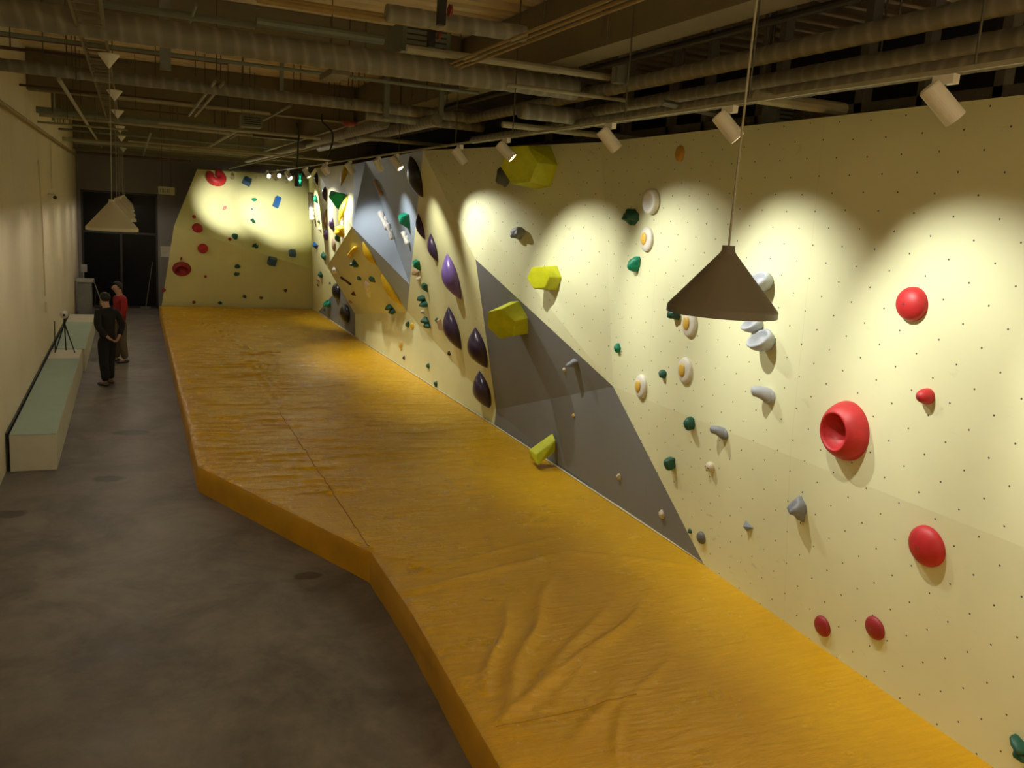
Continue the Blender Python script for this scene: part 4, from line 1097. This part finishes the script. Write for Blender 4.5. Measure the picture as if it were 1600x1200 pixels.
# grey air handling boxes
for px, py, z, sx, sy, sz, lb in ((655, 66, 5.3, .5, .5, .28, 'grey metal air unit between the ducts'), (392, 190, 5.0, .35, .4, .2, 'dark ceiling unit beyond the medium duct'), (1215, 178, 4.75, .18, .25, .2, 'pale box above the top edge of the climbing wall')):
    c_ = atz(px, py, z); t_ = empty('air_unit', c_, lb, 'air unit')
    b = B(); box(b, c_.x-sx/2, c_.x+sx/2, c_.y-sy/2, c_.y+sy/2, c_.z-sz/2, c_.z+sz/2, bev=.012); obj('casing', b, M_pipeg, t_)
    b = B()
    for i_ in range(4): box(b, c_.x-sx*.4, c_.x+sx*.4, c_.y-sy/2-.006, c_.y-sy/2, c_.z-sz*.32+i_*sz*.18, c_.z-sz*.32+i_*sz*.18+.015)
    obj('grille', b, M_frame, t_)

# ------------------------------------------------------------------ left wall fittings
for (pts, lb) in (([(60, 250), (66, 345), (71, 462)], 'thin pale conduit running down the left wall, nearer one'), ([(79, 222), (81, 295)], 'thin pale conduit high on the left wall leading to the camera')):
    b = B(); tube(b, [atx(*p, XL+.015) for p in pts], .012, 6); tag(obj('wall_conduit', b, M_wallL), lb, 'conduit')
c_ = atx(85, 306, XL+.12); t_ = empty('security_camera', c_, 'small dark-lensed security camera on a bracket high on the left wall', 'camera')
b = B(); tube(b, [V((XL, c_.y, c_.z+.02)), V((XL+.12, c_.y, c_.z+.02))], .02, 8); obj('bracket', b, M_white, t_)
b = B(); tube(b, [c_+V((0, .1, 0)), c_+V((.02, -.14, -.03))], .045, 14); cb = obj('camera_body', b, M_white, t_)
b = B(); tube(b, [c_+V((.02, -.14, -.03)), c_+V((.021, -.15, -.031))], .035, 14); obj('lens', b, M_black, cb)
c_ = atx(72, 480, XL+.02); b = B(); box(b, XL, XL+.04, c_.y-.06, c_.y+.06, c_.z-.09, c_.z+.09, bev=.006); tag(obj('socket_box', b, M_wallL), 'small pale box low on the left wall below the conduit', 'socket')
c_ = aty(257, 393, YB-.012); b = B(); box(b, c_.x-.12, c_.x+.3, YB-.012, YB-.002, c_.z-.17, c_.z+.17)
tag(obj('paper_notice', b, plain('notice_paper', (.60, .57, .48), .8)), 'pale paper notice on the far wall beside the climbing wall edge', 'notice')

# ------------------------------------------------------------------ benches
def bench(x0, x1, y0, y1, z, label, rot=0.):
    t_ = empty('bench', ((x0+x1)/2, (y0+y1)/2, 0), label, 'bench', 'plasterboard box benches along the left wall')
    b = B(); box(b, x0, x1, y0, y1, 0, z-.012, bev=.003); obj('bench_box', b, M_ply, t_)
    b = B(); box(b, x0, x1-.005, y0+.002, y1-1.05 if y1 < 21 else y1-1.5, z-.012, z, bev=.002); o = obj('green_top', b, M_green_board, t_); o['label'] = 'green plasterboard top'
    b = B(); box(b, x0, x1-.005, y1-1.048 if y1 < 21 else y1-1.498, y1, z-.012, z-.001); o = obj('white_top', b, M_ply, t_); o['label'] = 'pale board top at the far end'
bench(XL+.05, -.94, 12.5, 19.35, .49, 'nearer long box bench with a green top along the left wall')
bench(XL+.05, -.90, 19.55, 25.1, .47, 'farther box bench with a green top beyond the tripod')
b = B(); box(b, XL+.003, XL+.028, 12.55, 25, 0, .5); tag(obj('bench_backboard', b, M_frame), 'thin dark backing strip between the benches and the left wall', 'board')

# tripod with small white camera on the bench
c_ = V((-1.22, 19.0, .49)); hz = 1.18
t_ = empty('tripod', c_, 'black tripod with a small white camera standing on the end of the nearer bench', 'tripod')
for k_ in range(3):
    a_ = math.radians(90+120*k_); b = B()
    tube(b, [c_+V((0, 0, hz-.48-.13)), c_+V((.2*math.cos(a_), .2*math.sin(a_), 0.006))], [.014, .010], 8); obj('leg', b, M_black, t_)
b = B(); tube(b, [c_+V((0, 0, hz-.66)), c_+V((0, 0, hz-.5))], .016, 8); obj('centre_column', b, M_black, t_)
cc = c_+V((0, 0, hz-.44)); b = B(); bmesh.ops.create_uvsphere(b, u_segments=20, v_segments=12, radius=.075); b.transform(Matrix.Translation(cc)); ch = obj('camera_head', b, M_white, t_, smooth=True)
b = B(); tube(b, [cc+V((.0, -.068, 0)), cc+V((.0, -.082, 0))], .022, 14); obj('lens', b, M_black, ch)
b = B(); tube(b, [c_+V((-.17, -.06, .005)), c_+V((-.17, -.06, .62))], .01, 6); obj('spare_leg', b, M_black, t_)

# grey lectern cabinet by the glass door
c_ = V((-1.27, 28.6, 0)); t_ = empty('cabinet', c_, 'narrow grey cabinet with a tray top standing by the dark glass door', 'cabinet')
M_cab = plain('grey_cabinet_paint', (.24, .25, .25), .5)
b = B(); box(b, -1.45, -1.08, 28.4, 28.85, 0, 1.0, bev=.008); obj('body', b, M_cab, t_)
b = B(); box(b, -1.49, -1.02, 28.33, 28.9, 1.0, 1.06, bev=.01); box(b, -1.49, -1.02, 28.33, 28.36, 1.06, 1.12); obj('tray', b, plain('pale_grey_tray', (.42, .42, .43), .5), t_)
b = B(); tube(b, [(-1.3, 28.6, 1.06), (-1.3, 28.6, 1.35)], .015, 8); box(b, -1.36, -1.2, 28.56, 28.6, 1.28, 1.5, bev=.006); obj('screen', b, plain('pale_grey_tray', (.42, .42, .43), .5), t_)
# folded trolley beside it
t_ = empty('trolley', (-.85, 28.0, 0), 'dark folded trolley with a silver pole leaning beside the grey cabinet', 'trolley')
b = B(); tube(b, [(-1.02, 28.1, 1.1), (-.78, 27.9, .35)], .016, 8); obj('pole', b, plain('silver_pole', (.5, .5, .5), .25, metal=.8), t_)
b = B(); box(b, -1.0, -.75, 27.8, 28.2, .3, .36, bev=.01); tube(b, [(-1.0, 28.0, .33), (-.95, 28.05, .9)], .015, 8); obj('deck', b, M_black, t_)
for xx, yy in ((-.98, 27.82), (-.76, 27.82), (-.98, 28.2), (-.76, 28.2)):
    b = B(); tube(b, [(xx-.02, yy, .11), (xx+.02, yy, .11)], .11, 20); obj('wheel', b, M_black, t_)
b = B(); tube(b, [(-.86, 27.82, .11), (-.86, 27.95, .32)], .014, 6); tube(b, [(-.86, 28.2, .11), (-.86, 28.1, .32)], .014, 6); tube(b, [(-.98, 27.82, .11), (-.76, 27.82, .11)], .01, 6); tube(b, [(-.98, 28.2, .11), (-.76, 28.2, .11)], .01, 6); obj('axle_frame', b, M_black, t_)
b = B(); lathe(b, [(.03, 0), (.05, .05), (.05, .14), (.02, .17), (0, .17)], 14, Matrix.Translation((-.82, 27.95, .36))); obj('load', b, plain('brass_tan', (.30, .24, .10), .4), t_)
# broom leaning on the glass
t_ = empty('broom', (.36, 30.0, 0), 'thin broom leaning against the dark glass door', 'broom')
b = B(); tube(b, [(.40, 30.1, .12), (.62, 30.57, 1.5)], .012, 8); obj('handle', b, plain('broom_stick', (.16, .15, .13), .5), t_)
b = B(); box(b, .24, .54, 30.06, 30.14, .0, .12, bev=.01); obj('head', b, plain('broom_head', (.16, .14, .11), .7), t_)

# ------------------------------------------------------------------ people
def skin_mesh(name, verts, edges, radii, mat, parent, Mx, sub=2, extra=None):
    me = bpy.data.meshes.new(name+'_base'); me.from_pydata([V(v) for v in verts], edges, [])
    o = bpy.data.objects.new(name+'_tmp', me); col.objects.link(o)
    sk = o.modifiers.new('s', 'SKIN'); sk.use_smooth_shade = True; sk.branch_smoothing = .6
    lay = me.skin_vertices[0].data if len(me.skin_vertices) else None
    if lay is None:
        bmm = bmesh.new(); bmm.from_mesh(me); bmm.verts.layers.skin.verify(); bmm.to_mesh(me); bmm.free(); lay = me.skin_vertices[0].data
    for i, r in enumerate(radii):
        lay[i].radius = r if isinstance(r, tuple) else (r, r); lay[i].use_root = (i == 0)
    sb = o.modifiers.new('u', 'SUBSURF'); sb.levels = sub; sb.render_levels = sub
    dg = bpy.context.evaluated_depsgraph_get(); dg.update()
    nm = bpy.data.meshes.new_from_object(o.evaluated_get(dg)); 
    bpy.data.objects.remove(o); bpy.data.meshes.remove(me)
    b = B(); b.from_mesh(nm); bpy.data.meshes.remove(nm)
    if extra: extra(b)
    b.transform(Mx)
    return obj(name, b, mat, parent, smooth=True)
def add_ball(b, c, r):
    t = B(); bmesh.ops.create_icosphere(t, subdivisions=2, radius=1)
    for v in t.verts: v.co = V((c[0]+v.co.x*r[0], c[1]+v.co.y*r[1], c[2]+v.co.z*r[2]))
    merge(b, t)
def hand_chain(verts, edges, radii, wi, wrist, palm, fdir, side, curl):
    """palm + 4 fingers + thumb grown from wrist vertex wi"""
    p = len(verts); verts.append(palm); radii.append(.024); edges.append((wi, p))
    fdir = V(fdir).normalized(); side = V(side).normalized(); cn = fdir.cross(side)
    for k in range(4):
        off = side*((k-1.5)*.019); L = (.07, .078, .074, .058)[k]
        q0 = V(palm)+off+fdir*.035; q1 = q0+(fdir+cn*curl*.5)*L*.5; q2 = q1+(fdir*.6+cn*curl)*L*.5
        i0 = len(verts); verts += [q0, q1, q2]; radii += [.0095, .0085, .0075]; edges += [(p, i0), (i0, i0+1), (i0+1, i0+2)]
    t0 = V(palm)-side*.03; t1 = t0-side*.02+fdir*.03; i0 = len(verts); verts += [t0, t1]; radii += [.011, .009]; edges += [(p, i0), (i0, i0+1)]
def person(loc, rotz, h, label, c_top, c_leg, c_shoe, arms, hood=False, head_tilt=0., step=.1, skin=(.42, .25, .17), hairy=1.0):
    s = h/1.75
    root = empty('person', loc, label, 'person')
    Mx = Matrix.Translation(loc) @ Matrix.Rotation(rotz, 4, 'Z') @ Matrix.Scale(s, 4)
    Ms = plain('skin_'+str(len(label)), skin, .55, var=.05); Mt = plain('top_'+str(len(label)), c_top, .85, bmp=.2); Ml = plain('leg_'+str(len(label)), c_leg, .85, bmp=.2); Mh = plain('hair_black', (.010, .008, .008), .6)
    hx = head_tilt
    # body: facing +Y
    v = [(0, 0, .95), (0, .0, 1.12), (0, .0, 1.30), (0, -.01, 1.42), (0, .0, 1.50), (0, .02+hx*.5, 1.56), (0, .03+hx, 1.64), (0, .015+hx, 1.69)]
    e = [(i, i+1) for i in range(7)]
    r = [(.12, .09), (.11, .08), (.13, .09), (.09, .07), .060, (.070, .082), (.076, .094), (.060, .075)]
    for sgn, side in ((-1, 'l'), (1, 'r')):
        el, wr, fd = arms[side]
        i0 = len(v); v += [(sgn*.17, -.01, 1.41), el, wr]; r += [.05, .038, .026]; e += [(3, i0), (i0, i0+1), (i0+1, i0+2)]
        fdv = V(fd).normalized(); pal = V(wr)+fdv*.06
        hand_chain(v, e, r, i0+2, wr, pal, fdv, V((0, 1, 0)) if abs(fdv.y) < .7 else V((0, 0, 1)), .6*-sgn)
        i1 = len(v); st = step*sgn
        v += [(sgn*.09, 0, .88), (sgn*.10, st*.5+.02, .48), (sgn*.10, st, .09), (sgn*.11, st+.05, .04), (sgn*.115, st+.15, .03)]
        r += [.085, .055, .038, .036, .03]; e += [(0, i1)]+[(i1+k, i1+k+1) for k in range(4)]
    def face(b):
        add_ball(b, (0, .03+hx+.080, 1.622), (.012, .018, .022)); add_ball(b, (0, .03+hx+.070, 1.588), (.024, .012, .007))
        for sx in (-1, 1): add_ball(b, (sx*.078, .02+hx, 1.63), (.012, .022, .033)); add_ball(b, (sx*.03, .03+hx+.085, 1.652), (.012, .008, .006))
    skin_mesh('body', v, e, r, Ms, root, Mx, 2, face)
    # top
    tv = [(0, 0, .84), (0, 0, 1.0), (0, 0, 1.26), (0, -.01, 1.41), (0, 0, 1.50)]; te = [(0, 1), (1, 2), (2, 3), (3, 4)]; tr = [(.15, .115), (.17, .13), (.19, .14), (.15, .115), (.078, .082)]
    for sgn, side in ((-1, 'l'), (1, 'r')):
        el, wr, fd = arms[side]; i0 = len(tv); mid = tuple((V(el)*.15+V(wr)*.85))
        tv += [(sgn*.195, -.01, 1.40), el, mid]; tr += [.082, .068, .054]; te += [(3, i0), (i0, i0+1), (i0+1, i0+2)]
    if hood:
        i0 = len(tv); tv += [(0, -.10, 1.47)]; tr += [(.10, .065)]; te += [(3, i0)]
    skin_mesh('hooded_top' if hood else 'jacket', tv, te, tr, Mt, root, Mx)
    lv = [(0, 0, 1.0)]; le = []; lr = [(.10, .08)]
    for sgn in (-1, 1):
        i0 = len(lv); st = step*sgn
        lv += [(sgn*.09, 0, .84), (sgn*.10, st*.5+.02, .48), (sgn*.105, st, .08)]; lr += [.115, .09, .078]; le += [(0, i0), (i0, i0+1), (i0+1, i0+2)]
    skin_mesh('trousers', lv, le, lr, Ml, root, Mx)
    Msh = plain('shoe_'+str(len(label)), c_shoe, .6)
    for sgn in (-1, 1):
        st = step*sgn; b = B(); box(b, sgn*.11-.05, sgn*.11+.05, st-.08, st+.20, 0.0, .075, bev=.025)
        for vv in b.verts:
            if vv.co.y > st+.08: vv.co.z *= .75
        b.transform(Mx); obj('shoe', b, Msh, root, smooth=True)
    b = B(); bmesh.ops.create_icosphere(b, subdivisions=3, radius=1)
    for vv in b.verts:
        n_ = 1+.05*noise.noise(vv.co*5)
        vv.co = V((vv.co.x*.092*n_, vv.co.y*.108*n_, vv.co.z*.098*n_))
        if vv.co.y > .035 and vv.co.z < .035: vv.co.y = .035-(vv.co.y-.035)*.2
        vv.co += V((0, hx+.004, 1.672))
        if vv.co.z < 1.56: vv.co.z = 1.56
    b.transform(Mx); obj('hair', b, Mh, root, smooth=True)
    return root
pf = atz(169, 601, 0)
person((pf.x, pf.y, 0), math.radians(40), 1.76, 'person in black top and black trousers standing with hands behind the back', (.006, .006, .007), (.006, .006, .008), (.085, .07, .05),
       {'l': ((-.27, -.08, 1.14), (-.12, -.20, .93), (.8, -.1, -.5)), 'r': ((.27, -.10, 1.14), (.10, -.20, .93), (-.75, -.15, -.6))}, head_tilt=.035, step=.07)
pr_ = atz(189, 566, 0)
person((pr_.x, pr_.y, 0), math.radians(112), 1.75, 'person in a red hooded top standing behind the one in black', (.26, .006, .008), (.13, .095, .06), (.04, .04, .045),
       {'l': ((-.25, .0, 1.14), (-.2, .18, .95), (.1, .9, -.2)), 'r': ((.25, -.02, 1.14), (.22, .14, .95), (-.1, .9, -.3))}, hood=True, head_tilt=.04, step=.05)

# ------------------------------------------------------------------ added fill lights behind the viewer, out of view
def area(name, loc, sx, sy, e, colr, rot=(0, 0, 0)):
    ld = bpy.data.lights.new(name, 'AREA'); ld.shape = 'RECTANGLE'; ld.size = sx; ld.size_y = sy; ld.energy = e; ld.color = colr
    o = bpy.data.objects.new(name, ld); col.objects.link(o); o.location = loc; o.rotation_euler = rot; return o
lp = empty('fill_light', (1.0, -2.2, 5.2), 'long unseen fill light added behind the viewer', 'lamp')  # invented overhead source, added to raise the ambient level of the hall
b = B(); box(b, -.5, 2.5, -2.35, -2.05, 5.2, 5.28); obj('fill_housing', b, M_white, lp)
o = area('fill_glow', (1.0, -2.2, 5.18), 3, .3, 90, (1, .86, .62)); o.parent = lp; o.matrix_parent_inverse = lp.matrix_basis.inverted()

for i_, (x_, e_) in enumerate(((4.6, 230), (.3, 120))):  # added unseen uplights that brighten the steel deck and ducts
    lp = empty('fill_light', (x_, -1.2, 4.98), ['up-facing fill light added behind the viewer on the right', 'up-facing fill light added behind the viewer on the left'][i_], 'lamp')
    b = B(); box(b, x_-.6, x_+.6, -1.35, -1.05, 4.94, 4.98); obj('fill_housing', b, M_white, lp)
    o = area('fill_glow', (x_, -1.2, 5.0), 1.2, .25, e_, (1, .84, .58), (PI, 0, 0)); o.parent = lp; o.matrix_parent_inverse = lp.matrix_basis.inverted()
w = bpy.data.worlds.new('world'); scene.world = w; w.use_nodes = True
w.node_tree.nodes['Background'].inputs[0].default_value = (.9, .8, .6, 1); w.node_tree.nodes['Background'].inputs[1].default_value = .02
scene.view_settings.view_transform = 'Standard'; scene.view_settings.look = 'None'; scene.view_settings.gamma = 1; scene.view_settings.exposure = 0
scene.view_settings.use_curve_mapping = False
